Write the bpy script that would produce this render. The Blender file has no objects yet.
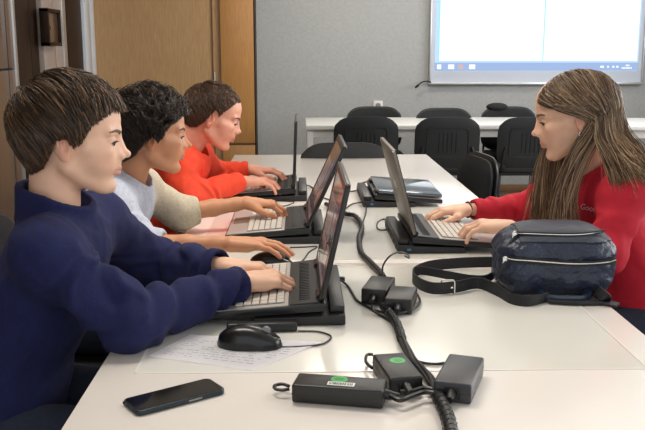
import bpy, bmesh, math, random
import numpy as np
from mathutils import Vector, Matrix

PI = math.pi
COL = bpy.context.scene.collection
SC = bpy.context.scene

# ------------------------------------------------------------------ camera
CAM_H = 1.28
F_PX = 850.0
YAW, PITCH = math.radians(1.449), math.radians(10.95)
cd = bpy.data.cameras.new('camera')
cam = bpy.data.objects.new('camera', cd)
COL.objects.link(cam)
cam.location = (0, 0, CAM_H)
cam.rotation_euler = (PI / 2 - PITCH, 0, -YAW)
cd.sensor_width = 36.0
cd.lens = F_PX * 36.0 / 645.0
cd.clip_start = 0.02
SC.camera = cam
CAMR = cam.rotation_euler.to_matrix()

def ray(px, py):
    return CAMR @ Vector(((px - 322.5) / F_PX, (215.0 - py) / F_PX, -1.0))
def on_z(px, py, z=0.75):
    d = ray(px, py); t = (z - CAM_H) / d.z
    return Vector((d.x * t, d.y * t, z))
def on_y(px, py, y):
    d = ray(px, py); t = y / d.y
    return Vector((d.x * t, y, CAM_H + d.z * t))

# ------------------------------------------------------------------ world, light, exposure
w = bpy.data.worlds.new('world'); SC.world = w; w.use_nodes = True
bg = w.node_tree.nodes['Background']
bg.inputs['Color'].default_value = (0.93, 0.96, 1.0, 1)
bg.inputs['Strength'].default_value = 0.98
SC.view_settings.view_transform = 'Standard'
SC.view_settings.look = 'None'
SC.view_settings.gamma = 1.0
SC.view_settings.use_curve_mapping = False
SC.view_settings.exposure = 0.22

def area(name, loc, rot, sx, sy, power, color):
    l = bpy.data.lights.new(name, 'AREA'); l.shape = 'RECTANGLE'
    l.size = sx; l.size_y = sy; l.energy = power; l.color = color
    o = bpy.data.objects.new(name, l); COL.objects.link(o)
    o.location = loc; o.rotation_euler = rot
    return o
# daylight through the window row of the right wall
for k, yy in enumerate((1.6, 3.7, 5.8)):
    area('window_daylight', (3.52, yy, 1.75), (0, PI / 2, 0), 1.35, 1.5, 34, (0.96, 0.98, 1.0))
# added ceiling lights, out of view (the panels built further down)
for (lx, ly) in ((-0.4, 2.2), (1.6, 3.4), (0.6, 6.2)):
    area('added_ceiling_light', (lx, ly, 2.80), (0, 0, 0), 1.1, 0.5, 20, (1.0, 0.93, 0.84))

# ------------------------------------------------------------------ materials
def mat(name, col, rough=0.5, metal=0.0, noise=0.0, nscale=20.0, bump=0.0, bscale=60.0, coat=0.0,
        sheen=0.0, sss=0.0, emit=None, estr=0.0, stretch=None, attr=None, spec=None, bdist=0.002, distort=0.0):
    m = bpy.data.materials.new(name); m.use_nodes = True
    nt = m.node_tree; b = nt.nodes['Principled BSDF']
    c = (col[0], col[1], col[2], 1)
    b.inputs['Base Color'].default_value = c
    b.inputs['Roughness'].default_value = rough
    b.inputs['Metallic'].default_value = metal
    if coat: b.inputs['Coat Weight'].default_value = coat; b.inputs['Coat Roughness'].default_value = 0.08
    if sheen: b.inputs['Sheen Weight'].default_value = sheen; b.inputs['Sheen Roughness'].default_value = 0.5; b.inputs['Sheen Tint'].default_value = (min(1,col[0]*2+.1), min(1,col[1]*2+.1), min(1,col[2]*2+.1), 1)
    if spec is not None: b.inputs['Specular IOR Level'].default_value = spec
    if sss:
        b.inputs['Subsurface Weight'].default_value = sss
        b.inputs['Subsurface Radius'].default_value = (0.012, 0.005, 0.003)
        b.inputs['Subsurface Scale'].default_value = 0.6
    if emit: b.inputs['Emission Color'].default_value = (*emit, 1); b.inputs['Emission Strength'].default_value = estr
    src = None
    tc = nt.nodes.new('ShaderNodeTexCoord'); out = tc.outputs['Object']
    if stretch:
        mp = nt.nodes.new('ShaderNodeMapping'); mp.inputs['Scale'].default_value = stretch
        nt.links.new(out, mp.inputs['Vector']); out = mp.outputs['Vector']
    if attr:
        a = nt.nodes.new('ShaderNodeVertexColor'); a.layer_name = attr
        mx = nt.nodes.new('ShaderNodeMix'); mx.data_type = 'RGBA'; mx.blend_type = 'MULTIPLY'
        mx.inputs[0].default_value = 1.0
        mx.inputs[6].default_value = c
        nt.links.new(a.outputs['Color'], mx.inputs[7])
        src = mx.outputs[2]
    if noise:
        n = nt.nodes.new('ShaderNodeTexNoise'); n.inputs['Scale'].default_value = nscale
        n.inputs['Detail'].default_value = 5; n.inputs['Distortion'].default_value = distort
        nt.links.new(out, n.inputs['Vector'])
        r = nt.nodes.new('ShaderNodeMapRange')
        r.inputs['From Min'].default_value = 0.3; r.inputs['From Max'].default_value = 0.7
        r.inputs['To Min'].default_value = 1 - noise; r.inputs['To Max'].default_value = 1 + noise
        nt.links.new(n.outputs['Fac'], r.inputs['Value'])
        mx = nt.nodes.new('ShaderNodeVectorMath'); mx.operation = 'SCALE'
        if src: nt.links.new(src, mx.inputs[0])
        else: mx.inputs[0].default_value = col[:3]
        nt.links.new(r.outputs['Result'], mx.inputs['Scale'])
        src = mx.outputs[0]
    if src: nt.links.new(src, b.inputs['Base Color'])
    if bump:
        n = nt.nodes.new('ShaderNodeTexNoise'); n.inputs['Scale'].default_value = bscale; n.inputs['Detail'].default_value = 3
        nt.links.new(out, n.inputs['Vector'])
        bp = nt.nodes.new('ShaderNodeBump'); bp.inputs['Strength'].default_value = bump; bp.inputs['Distance'].default_value = bdist
        nt.links.new(n.outputs['Fac'], bp.inputs['Height']); nt.links.new(bp.outputs['Normal'], b.inputs['Normal'])
    return m

def S(r, g, b):
    f = lambda v: (v / 255 / 12.92) if v / 255 <= 0.04045 else ((v / 255 + 0.055) / 1.055) ** 2.4
    return (f(r), f(g), f(b))

M = {}
M['wall'] = mat('grey_wallpaper', S(170, 171, 170), 0.75, noise=0.07, nscale=55, bump=0.3, bscale=120)
M['wall_plain'] = mat('pale_wall_paint', S(190, 188, 180), 0.8, noise=0.03, nscale=30)
M['ceiling'] = mat('ceiling_paint', S(225, 222, 214), 0.9, noise=0.02, nscale=10)
M['floor'] = mat('brown_grey_floor', S(96, 84, 72), 0.45, noise=0.12, nscale=14, bump=0.1)
M['oak'] = mat('oak_veneer', S(178, 142, 98), 0.42, noise=0.16, nscale=9, stretch=(14, 14, 0.9), distort=0.6)
M['oak_orange'] = mat('orange_oak_veneer', S(184, 134, 78), 0.3, noise=0.14, nscale=8, stretch=(14, 14, 0.9), distort=0.6)
M['baseboard'] = mat('brown_baseboard', S(124, 92, 60), 0.5, noise=0.1)
M['oak_line'] = mat('dark_oak_line', S(104, 74, 46), 0.5)  # thin dark brown line on the oak partition
M['walnut_reflection'] = mat('veneer_window_reflection', S(158, 144, 136), 0.3, noise=0.12, nscale=8, stretch=(12, 12, 0.8))  # door veneer paled to paint in the window's reflection
M['walnut'] = mat('dark_walnut', S(42, 27, 17), 0.5, noise=0.22, nscale=8, stretch=(12, 12, 0.8), distort=0.5, spec=0.2)
M['walnut_mid'] = mat('grey_brown_veneer', S(94, 74, 60), 0.28, noise=0.16, nscale=8, stretch=(12, 12, 0.8), coat=0.4)
M['reflection_leaf'] = mat('wood_window_reflection', S(206, 212, 222), 0.25, noise=0.06, nscale=6, coat=0.4)  # whitish-blue colour paints a window reflection onto the glossy wood
M['alu'] = mat('aluminium_strip', S(200, 200, 200), 0.3, metal=0.8)
M['chrome'] = mat('chrome', S(215, 212, 205), 0.18, metal=1.0)
M['white_lam'] = mat('white_laminate', S(236, 229, 221), 0.24, noise=0.012, nscale=6, coat=0.25)
M['white_panel'] = mat('greenish_white_inlay', S(229, 226, 217), 0.16, noise=0.012, nscale=5, coat=0.5)
M['white_table2'] = mat('white_bench_laminate', S(222, 222, 218), 0.35)
M['grey_metal'] = mat('grey_metal', S(150, 150, 150), 0.4, metal=0.6)
M['black'] = mat('black_plastic', S(26, 26, 28), 0.38, bump=0.15, bscale=400)
M['black_gloss'] = mat('gloss_black_plastic', S(18, 18, 19), 0.26)
M['black_matt'] = mat('matt_black_plastic', S(36, 36, 38), 0.55, noise=0.08, nscale=80, bump=0.2, bscale=500)
M['adapter'] = mat('dark_grey_adapter_plastic', S(31, 29, 28), 0.34, noise=0.05, nscale=60, bump=0.15, bscale=500)
M['adapter_grey'] = mat('grey_adapter_plastic', S(50, 51, 56), 0.36, noise=0.05, nscale=60, bump=0.15, bscale=500)
M['cable'] = mat('black_cable', S(28, 27, 28), 0.4)
M['chair_black'] = mat('black_chair_plastic', S(30, 32, 34), 0.4, bump=0.25, bscale=300)
M['chair_fabric'] = mat('black_chair_fabric', S(24, 25, 27), 0.85, noise=0.15, nscale=120, bump=0.3, bscale=400)
M['chair_blue'] = mat('slate_blue_chair_fabric', S(58, 76, 104), 0.85, noise=0.15, nscale=120, bump=0.4, bscale=400)
M['silver'] = mat('silver_palmrest', S(196, 190, 184), 0.33, metal=0.35)
M['key'] = mat('pale_grey_keycap', S(206, 198, 188), 0.45)
M['keybed'] = mat('dark_key_bed', S(128, 121, 113), 0.5)
M['lid'] = mat('brushed_grey_lid', S(128, 120, 110), 0.38, metal=0.25, noise=0.08, nscale=12, stretch=(1, 18, 1))
M['lid_blue'] = mat('glossy_blue_grey_lid', S(84, 98, 112), 0.10, metal=0.3, coat=0.6)
M['bezel'] = mat('dark_bezel', S(34, 32, 32), 0.3)
M['paper'] = mat('printed_paper', S(250, 249, 252), 0.7, noise=0.02, nscale=40)
M['ink'] = mat('grey_ink', S(192, 192, 204), 0.8)
M['green'] = mat('green_sticker', S(72, 176, 92), 0.4)
M['green_dark'] = mat('dark_green_print', S(30, 92, 48), 0.4)
M['label'] = mat('white_label', S(226, 226, 220), 0.5)
M['label_ink'] = mat('black_print', S(20, 20, 20), 0.6)
M['blue_led'] = mat('blue_port', S(50, 120, 180), 0.4)
M['navy_fleece'] = mat('navy_fleece', S(22, 27, 72), 0.95, noise=0.18, nscale=90, bump=0.5, bscale=350, sheen=0.05)
M['heather'] = mat('heather_jersey', (1, 1, 1), 0.9, noise=0.14, nscale=160, bump=0.3, bscale=400, attr='tint')
M['orange_red'] = mat('orange_red_cotton', S(222, 62, 30), 0.85, noise=0.06, nscale=60, bump=0.3, bscale=300)
M['tee_grey'] = mat('grey_undershirt', S(150, 148, 140), 0.9, bump=0.2)
M['red'] = mat('crimson_cotton', S(190, 24, 46), 0.85, noise=0.06, nscale=60, bump=0.25, bscale=300)
M['print'] = mat('pale_pink_print', S(226, 190, 196), 0.7)
M['jeans'] = mat('dark_denim', S(38, 44, 62), 0.9, noise=0.15, nscale=120, bump=0.3, bscale=300)
M['sneaker'] = mat('dark_sneaker', S(44, 44, 48), 0.7)
M['skin'] = mat('skin', S(232, 186, 157), 0.5, sss=0.12, noise=0.03, nscale=60, attr='tint')
M['skin_tan'] = mat('tanned_skin', S(206, 146, 108), 0.5, sss=0.12, noise=0.03, nscale=60, attr='tint')
M['skin_pink'] = mat('pink_skin', S(224, 160, 134), 0.5, sss=0.12, noise=0.03, nscale=60, attr='tint')
M['eye'] = mat('eye_surface', (1, 1, 1), 0.12, attr='tint')
M['hair_brown'] = mat('brown_hair', (1, 1, 1), 0.42, attr='tint')
M['bag'] = mat('navy_crinkled_nylon', S(35, 44, 64), 0.42, noise=0.2, nscale=22, bump=0.9, bscale=38, bdist=0.012)
M['bag_grey'] = mat('charcoal_twill', S(58, 62, 74), 0.55, noise=0.1, nscale=120, bump=0.3, bscale=400)
M['webbing'] = mat('black_webbing', S(30, 30, 34), 0.7, noise=0.12, nscale=150, bump=0.4, bscale=400)
M['leather'] = mat('glossy_navy_leather', S(36, 48, 68), 0.22, coat=0.3)
M['screen_cloth'] = mat('screen_cloth', S(205, 212, 225), 0.8)
M['fur'] = mat('brown_coat', S(74, 56, 40), 0.95, noise=0.3, nscale=60, bump=0.8, bscale=120)

# ------------------------------------------------------------------ mesh helpers
def tag(o, label=None, cat=None, group=None, kind=None):
    if label: o['label'] = label
    if cat: o['category'] = cat
    if group: o['group'] = group
    if kind: o['kind'] = kind
    return o
def thing(name, label, cat, loc=(0, 0, 0), rz=0.0, group=None):
    o = bpy.data.objects.new(name, None); COL.objects.link(o)
    o.location = loc; o.rotation_euler = (0, 0, rz); o.empty_display_size = 0.05
    return tag(o, label, cat, group)
def link_mesh(name, me, m, parent=None):
    o = bpy.data.objects.new(name, me); COL.objects.link(o)
    for q in (m if isinstance(m, (list, tuple)) else [m]): me.materials.append(q)
    if parent is not None: o.parent = parent
    return o
def obj(name, bm, m, parent=None, bevel=0.0, seg=2, ang=35, smooth=True):
    bmesh.ops.recalc_face_normals(bm, faces=bm.faces[:])
    if bevel > 0:
        es = [e for e in bm.edges if len(e.link_faces) == 2 and e.calc_face_angle(0) > math.radians(30)]
        bmesh.ops.bevel(bm, geom=es, offset=bevel, segments=seg, profile=0.5, affect='EDGES', clamp_overlap=True)
    me = bpy.data.meshes.new(name); bm.to_mesh(me); bm.free()
    if smooth:
        for p in me.polygons: p.use_smooth = True
        me.set_sharp_from_angle(angle=math.radians(ang))
    return link_mesh(name, me, m, parent)
def struct(name, bm, m, bevel=0.0):
    return tag(obj(name, bm, m, None, bevel), kind='structure')
def box(bm, c, s, rot=None, mi=0):
    mt = Matrix.Translation(c)
    if rot is not None: mt = mt @ (rot if isinstance(rot, Matrix) and len(rot) == 4 else rot.to_4x4())
    r = bmesh.ops.create_cube(bm, size=1.0, matrix=mt @ Matrix.Diagonal((s[0], s[1], s[2], 1)))
    if mi:
        fs = set(f for v in r['verts'] for f in v.link_faces)
        for f in fs: f.material_index = mi
    return r
def bx(*cs, **k):
    bm = bmesh.new()
    for c, s in cs: box(bm, c, s)
    return bm
def cyl(bm, p0, p1, r0, r1=None, n=16, caps=True):
    p0, p1 = Vector(p0), Vector(p1); r1 = r0 if r1 is None else r1
    d = p1 - p0; q = d.to_track_quat('Z', 'Y')
    mt = Matrix.Translation((p0 + p1) / 2) @ q.to_matrix().to_4x4()
    return bmesh.ops.create_cone(bm, cap_ends=caps, segments=n, radius1=r0, radius2=r1, depth=d.length, matrix=mt)
def smooth_pts(pts, sub=8, closed=False):
    P = [Vector(p) for p in pts]; n = len(P); out = []
    rng = n if closed else n - 1
    for i in range(rng):
        if closed: a, b, c, d = P[(i - 1) % n], P[i], P[(i + 1) % n], P[(i + 2) % n]
        else: a, b, c, d = P[max(i - 1, 0)], P[i], P[i + 1], P[min(i + 2, n - 1)]
        for k in range(sub):
            t = k / sub
            out.append(0.5 * ((2 * b) + (c - a) * t + (2 * a - 5 * b + 4 * c - d) * t * t + (3 * b - a - 3 * c + d) * t ** 3))
    if not closed: out.append(P[-1].copy())
    return out
def tube(bm, pts, r, n=8, sub=8, closed=False, flat=None, up=None):
    """round tube, or a flat strap when flat=(width, thickness)"""
    C = smooth_pts(pts, sub, closed); N = len(C); rings = []
    prev = None
    for i, c in enumerate(C):
        t = (C[(i + 1) % N] - C[i - 1]) if closed else (C[min(i + 1, N - 1)] - C[max(i - 1, 0)])
        t.normalize()
        u = Vector(up) if up is not None else (prev if prev is not None else (Vector((0, 0, 1)) if abs(t.z) < 0.9 else Vector((1, 0, 0))))
        u = (u - t * u.dot(t)); u.normalize(); prev = u
        s = t.cross(u)
        rr = r(i / (N - 1)) if callable(r) else r
        ring = []
        if flat:
            wd, th = flat
            for (a, b) in ((-wd/2, -th/2), (wd/2, -th/2), (wd/2, th/2), (-wd/2, th/2)):
                ring.append(bm.verts.new(c + u * a + s * b))
        else:
            for k in range(n):
                a = 2 * PI * k / n
                ring.append(bm.verts.new(c + u * (rr * math.cos(a)) + s * (rr * math.sin(a))))
        rings.append(ring)
    m = len(rings[0])
    for i in range(N if closed else N - 1):
        A, B = rings[i], rings[(i + 1) % N]
        for k in range(m): bm.faces.new((A[k], A[(k + 1) % m], B[(k + 1) % m], B[k]))
    if not closed:
        bm.faces.new(rings[0][::-1]); bm.faces.new(rings[-1])
def prism(bm, outline, z0, z1, mt=None):
    """extrude a 2-D outline (x,y) from z0 to z1, optional matrix"""
    mt = mt or Matrix.Identity(4)
    lo = [bm.verts.new(mt @ Vector((x, y, z0))) for x, y in outline]
    hi = [bm.verts.new(mt @ Vector((x, y, z1))) for x, y in outline]
    n = len(lo)
    bm.faces.new(lo[::-1]); bm.faces.new(hi)
    for i in range(n): bm.faces.new((lo[i], lo[(i + 1) % n], hi[(i + 1) % n], hi[i]))
def rrect(w, h, r, n=5):
    o = []
    for cx, cy, a0 in ((w/2 - r, h/2 - r, 0), (-w/2 + r, h/2 - r, 90), (-w/2 + r, -h/2 + r, 180), (w/2 - r, -h/2 + r, 270)):
        for k in range(n + 1):
            a = math.radians(a0 + 90 * k / n); o.append((cx + r * math.cos(a), cy + r * math.sin(a)))
    return o
def copy_tree(o, parent=None):
    c = o.copy(); COL.objects.link(c)
    if parent is not None: c.parent = parent
    for ch in list(o.children): copy_tree(ch, c)
    return c
def np_mesh(name, V, F, m, parent=None, color=None, smooth=True):
    me = bpy.data.meshes.new(name)
    V = np.asarray(V, dtype=np.float32); F = np.asarray(F, dtype=np.int32)
    k = F.shape[1]
    me.vertices.add(len(V)); me.vertices.foreach_set('co', V.ravel())
    me.loops.add(F.size); me.loops.foreach_set('vertex_index', F.ravel())
    me.polygons.add(len(F)); me.polygons.foreach_set('loop_start', np.arange(0, F.size, k, dtype=np.int32))
    me.polygons.foreach_set('use_smooth', np.full(len(F), smooth))
    me.update(calc_edges=True)
    if color is not None:
        a = me.color_attributes.new('tint', 'FLOAT_COLOR', 'POINT')
        C4 = np.ones((len(V), 4), dtype=np.float32); C4[:, :3] = color
        a.data.foreach_set('color', C4.ravel())
    me.validate()
    return link_mesh(name, me, m, parent)

# ------------------------------------------------------------------ implicit surfaces
def v3(a): return np.array(a, dtype=np.float32)
def smin(a, b, k):
    if k <= 0: return np.minimum(a, b)
    h = np.clip(0.5 + 0.5 * (b - a) / k, 0, 1)
    return b * (1 - h) + a * h - k * h * (1 - h)
def wob(P, f, seed=0):
    rs = np.random.RandomState(seed); o = 0
    for i in range(5):
        d = rs.normal(size=3); d /= np.linalg.norm(d)
        ff = f * (0.7 + 0.35 * i)
        o = o + np.sin(ff * (P[0] * d[0] + P[1] * d[1] + P[2] * d[2]) + rs.rand() * 6.28 + 1.3 * o) / (1 + 0.35 * i)
    return o / 3.0
class Field:
    def __init__(s, lo, hi, h):
        s.lo = np.array(lo, float); s.h = h
        s.n = np.ceil((np.array(hi) - s.lo) / h).astype(int) + 1
        s.ax = [(s.lo[i] + h * np.arange(s.n[i])).astype(np.float32) for i in range(3)]
        s.D = np.full(tuple(s.n), 0.5, dtype=np.float32)
    def _sl(s, lo, hi):
        a = np.clip(np.floor((np.array(lo) - s.lo) / s.h).astype(int), 0, s.n)
        b = np.clip(np.ceil((np.array(hi) - s.lo) / s.h).astype(int) + 1, 0, s.n)
        return a, b
    def apply(s, fn, lo, hi, k=0.0, op='add', pad=None):
        pad = (k + 0.025) if pad is None else pad
        a, b = s._sl(np.array(lo) - pad, np.array(hi) + pad)
        if (b <= a).any(): return
        P = (s.ax[0][a[0]:b[0]][:, None, None], s.ax[1][a[1]:b[1]][None, :, None], s.ax[2][a[2]:b[2]][None, None, :])
        d = fn(P); sl = (slice(a[0], b[0]), slice(a[1], b[1]), slice(a[2], b[2]))
        if op == 'add': s.D[sl] = smin(s.D[sl], d, k)
        elif op == 'sub': s.D[sl] = -smin(-s.D[sl], d, k)
        elif op == 'int': s.D[sl] = -smin(-s.D[sl], -d, k)
    def cone(s, p0, p1, r0, r1, k=0.0, op='add', disp=None):
        p0, p1 = v3(p0), v3(p1); R_ = max(r0, r1) + (0.01 if disp else 0)
        def fn(P):
            d = p1 - p0; L = float(d @ d) + 1e-12
            t = np.clip(((P[0]-p0[0])*d[0] + (P[1]-p0[1])*d[1] + (P[2]-p0[2])*d[2]) / L, 0, 1)
            q = np.sqrt((P[0]-p0[0]-t*d[0])**2 + (P[1]-p0[1]-t*d[1])**2 + (P[2]-p0[2]-t*d[2])**2)
            r = q - (r0 + (r1 - r0) * t)
            return r - disp(P, t) if disp else r
        s.apply(fn, np.minimum(p0, p1) - R_, np.maximum(p0, p1) + R_, k, op)
    def chain(s, pts, rs, k=0.0, op='add', disp=None):
        for i in range(len(pts) - 1): s.cone(pts[i], pts[i+1], rs[i], rs[i+1], k, op, disp)
    def ell(s, c, r, k=0.0, op='add', rot=None, disp=None):
        c = v3(c); r = v3(r); m = float(max(r)) + (0.01 if disp else 0)
        Rm = np.array(rot, dtype=np.float32).T if rot is not None else None
        def fn(P):
            x, y, z = P[0]-c[0], P[1]-c[1], P[2]-c[2]
            if Rm is not None:
                x, y, z = Rm[0,0]*x+Rm[0,1]*y+Rm[0,2]*z, Rm[1,0]*x+Rm[1,1]*y+Rm[1,2]*z, Rm[2,0]*x+Rm[2,1]*y+Rm[2,2]*z
            k0 = np.sqrt((x/r[0])**2 + (y/r[1])**2 + (z/r[2])**2)
            k1 = np.sqrt((x/r[0]**2)**2 + (y/r[1]**2)**2 + (z/r[2]**2)**2) + 1e-6
            d = k0 * (k0 - 1) / k1
            return d - disp(P, 0) if disp else d
        s.apply(fn, c - m, c + m, k, op)
    def mesh(s):
        D = s.D; I = D < 0; nx, ny, nz = D.shape
        cnt = np.zeros((nx-1, ny-1, nz-1), dtype=np.uint8)
        for i in (0,1):
            for j in (0,1):
                for k in (0,1): cnt += I[i:nx-1+i, j:ny-1+j, k:nz-1+k]
        act = (cnt > 0) & (cnt < 8)
        c = np.argwhere(act)
        idx = np.full(act.shape, -1, dtype=np.int32); idx[act] = np.arange(len(c))
        S_ = np.zeros((len(c), 3)); N_ = np.zeros(len(c))
        for ax in range(3):
            o = [a for a in range(3) if a != ax]
            for u in (0,1):
                for v in (0,1):
                    a = c.copy(); a[:, o[0]] += u; a[:, o[1]] += v
                    b = a.copy(); b[:, ax] += 1
                    da = D[a[:,0],a[:,1],a[:,2]]; db = D[b[:,0],b[:,1],b[:,2]]
                    m_ = (da < 0) != (db < 0)
                    t = np.where(m_, da / np.where(m_, da - db, 1), 0)
                    p = (a - c).astype(float); p[:, ax] += t
                    S_[m_] += p[m_]; N_[m_] += 1
        V = s.lo + s.h * (c + S_ / N_[:, None])
        Fs = []
        for ax in range(3):
            o = [(ax + 1) % 3, (ax + 2) % 3]
            sa = [slice(None)]*3; sb = [slice(None)]*3
            sa[ax] = slice(0, -1); sb[ax] = slice(1, None)
            A, B = I[tuple(sa)], I[tuple(sb)]
            e = np.argwhere(A != B)
            e = e[(e[:, o[0]] > 0) & (e[:, o[1]] > 0) & (e[:, o[0]] < D.shape[o[0]]-1) & (e[:, o[1]] < D.shape[o[1]]-1)]
            fl = A[e[:,0],e[:,1],e[:,2]]
            def g(du, dv):
                q = e.copy(); q[:, o[0]] -= du; q[:, o[1]] -= dv
                return idx[q[:,0],q[:,1],q[:,2]]
            q = np.stack([g(1,1), g(0,1), g(0,0), g(1,0)], 1)
            q[~fl] = q[~fl][:, ::-1]
            Fs.append(q)
        F = np.concatenate(Fs)
        F = F[(F >= 0).all(1)]
        return V, F
def relax(V, F, it=2, lam=0.5):
    for _ in range(it):
        A = np.zeros_like(V); N = np.zeros(len(V))
        for a, b in ((0,1),(1,2),(2,3),(3,0)):
            np.add.at(A, F[:,a], V[F[:,b]]); np.add.at(A, F[:,b], V[F[:,a]])
            np.add.at(N, F[:,a], 1); np.add.at(N, F[:,b], 1)
        V = V + lam * (A / np.maximum(N, 1)[:, None] - V)
    return V

# ================================================================== THE ROOM
WX0, WX1, WY0, WY1, HC = -1.75, 3.60, -1.2, 7.70, 2.90
struct('floor', bx(((0.925, 3.25, -0.05), (5.35, 8.9, 0.10))), M['floor'])
struct('ceiling', bx(((0.925, 3.25, HC + 0.05), (5.35, 8.9, 0.10))), M['ceiling'])
struct('wall_back', bx(((0.925, WY1 + 0.06, HC / 2), (5.35, 0.12, HC))), M['wall'])
struct('wall_left', bx(((WX0 - 0.16, 3.25, HC / 2), (0.12, 8.9, HC))), M['wall_plain'])
# right wall with three window openings
bm = bmesh.new()
yw = [(0.85, 2.35), (2.95, 4.45), (5.05, 6.55)]
box(bm, (WX1 + 0.06, 3.25, 0.5), (0.12, 8.9, 1.0)); box(bm, (WX1 + 0.06, 3.25, 2.7), (0.12, 8.9, 0.4))
ed = [WY0] + [v for a in yw for v in a] + [WY1]
for i in range(0, len(ed), 2): box(bm, (WX1 + 0.06, (ed[i] + ed[i+1]) / 2, 1.75), (0.12, ed[i+1] - ed[i], 1.5))
struct('wall_right', bm, M['wall_plain'])
for i, (a, b) in enumerate(yw):
    bm = bmesh.new(); c = (a + b) / 2
    for y in (a + 0.03, c, b - 0.03): box(bm, (WX1 + 0.05, y, 1.75), (0.05, 0.05, 1.5))
    for z in (1.03, 2.47): box(bm, (WX1 + 0.05, c, z), (0.05, b - a, 0.05))
    struct('window_%d' % (i + 1), bm, M['white_table2'], 0.004)
struct('baseboard_back', bx(((1.6, WY1 - 0.011, 0.035), (4.0, 0.02, 0.07))), M['baseboard'], 0.003)

# oak partition at the back left: wide plain leaf, post, narrow cabinet leaf
YP = 7.42
def X_at(px, Y): return on_y(px, 100, Y).x
x214, x222, x253 = X_at(214, YP), X_at(222, YP), X_at(254.5, YP)
struct('wall_oak', bx((((x214 - 1.75) / 2, YP + 0.13, HC / 2), (x214 + 1.75, 0.26, HC))), M['oak'])
struct('wall_oak_side', bx((((x214 + x253) / 2, YP + 0.145, HC / 2), (x253 - x214, 0.25, HC))), M['oak'])
struct('trim_1', bx(((x214, YP - 0.006, HC / 2), (0.008, 0.012, HC))), M['oak_line'])
bm = bmesh.new(); zs = on_y(240, 144, YP).z
box(bm, ((x222 + x253) / 2 , YP - 0.004, (zs + HC) / 2 + 0.004), (x253 - x222, 0.028, HC - zs - 0.008))
box(bm, ((x222 + x253) / 2 , YP - 0.004, zs / 2 + 0.03), (x253 - x222, 0.028, zs - 0.08))
struct('door_1', bm, M['oak_orange'], 0.003)
struct('trim_2', bx(((x253 + 0.006, YP + 0.13, HC / 2), (0.010, 0.27, HC))), M['walnut'])
bm = bmesh.new(); cyl(bm, (x214 + 0.012, YP - 0.016, 0.70), (x214 + 0.012, YP - 0.016, 0.78), 0.008, n=10)
cyl(bm, (x214 + 0.012, YP - 0.016, 1.02), (x214 + 0.012, YP - 0.016, 1.10), 0.008, n=10)
struct('trim_3', bm, M['alu'])

# left wall: folding wooden doors with metal edge strips
def Yl(px, X=WX0):
    lo, hi = 1.0, 12.0
    for _ in range(40):
        mid = (lo + hi) / 2
        if on_y(px, 50, mid).x > X: lo = mid
        else: hi = mid
    return lo
def leaf(nm, p0, p1, m, X=WX0, split=None):
    y0, y1 = Yl(p0, X), Yl(p1, X); bm = bmesh.new()
    zz = [0.02] + ([split] if split else []) + [HC - 0.02]
    for a, b in zip(zz[:-1], zz[1:]):
        box(bm, (X - 0.05, (y0 + y1) / 2, (a + b) / 2), (0.10, y1 - y0, b - a - 0.012))
    return struct(nm, bm, m, 0.003)
bmd = bmesh.new(); box(bmd, (WX0 - 0.04, 4.5 / 2, HC / 2), (0.08, 4.5, HC)); struct('wall_left_near', bmd, M['walnut_mid'])
leaf('door_2', -26, 7, M['walnut_mid'], split=1.17)
leaf('door_3', 8, 13.5, M['walnut_mid'], split=1.17)
leaf('trim_4', 15.2, 17.6, M['alu'], WX0 + 0.01)
leaf('door_4', 18, 31, M['walnut'], WX0 - 0.02)
leaf('door_5', 31.5, 43.5, M['walnut'], WX0 - 0.03)
leaf('door_6', 44, 55.5, M['walnut_reflection'], WX0 + 0.005)
leaf('door_7', 56, 63.5, M['walnut_reflection'], WX0 + 0.005)
leaf('trim_5', 64.5, 67.6, M['alu'], WX0 + 0.012)
leaf('door_8', 68.5, 85, M['walnut'], WX0 - 0.02)
leaf('door_9', 86, 91.5, M['reflection_leaf'], WX0 + 0.005)
leaf('door_10', 92.2, 97.5, M['reflection_leaf'], WX0 + 0.005)
# wooden lock box on the folding door
ya, yb = Yl(49, WX0 + 0.06), Yl(61.5, WX0 + 0.06)
za, zb = on_y(55, 46, (ya + yb) / 2).z, on_y(55, 9, (ya + yb) / 2).z
lb = thing('lock_box', 'small wooden lock box with keyhole fixed on the left folding door', 'lock box', (WX0 + 0.008, (ya + yb) / 2, za))
bm = bmesh.new(); hb = zb - za; wb = yb - ya
for s in (-1, 1): box(bm, (0.03, s * (wb/2 - 0.012), hb/2), (0.06, 0.024, hb)); box(bm, (0.03, 0, hb/2 + s * (hb/2 - 0.012)), (0.06, wb, 0.024))
obj('frame', bm, M['walnut'], lb, 0.003)
obj('front_panel', bx(((0.02, 0, hb/2), (0.04, wb - 0.045, hb - 0.045))), M['walnut_mid'], lb, 0.002)
bm = bmesh.new(); cyl(bm, (0.041, -wb*0.22, hb/2), (0.052, -wb*0.22, hb/2), 0.014, n=14); obj('keyhole', bm, M['chrome'], lb)

# unseen ceiling light panels, added to light the room
lp = None
for (lx, ly, wh) in ((-0.4, 2.2, 'over the boys side of the desk'), (1.6, 3.4, 'right of the desk, nearest the windows'), (0.6, 6.2, 'over the back bench')):
    t = thing('added_ceiling_panel', 'added unseen rectangular ceiling light ' + wh, 'lamp', (lx, ly, HC - 0.06), group='added ceiling lights')
    bm = bmesh.new()
    for s in (-1, 1): box(bm, (0, s * 0.28, 0.03), (1.2, 0.03, 0.06)); box(bm, (s * 0.59, 0, 0.03), (0.03, 0.59, 0.06))
    obj('frame', bm, M['white_table2'], t, 0.003)
    obj('added_panel_diffuser', bx(((0, 0, 0.045), (1.15, 0.53, 0.01))), M.setdefault('added_light_glow', mat('added_light_diffuser', (1, 1, 1), emit=(1, 0.93, 0.84), estr=4)), t)

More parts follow.
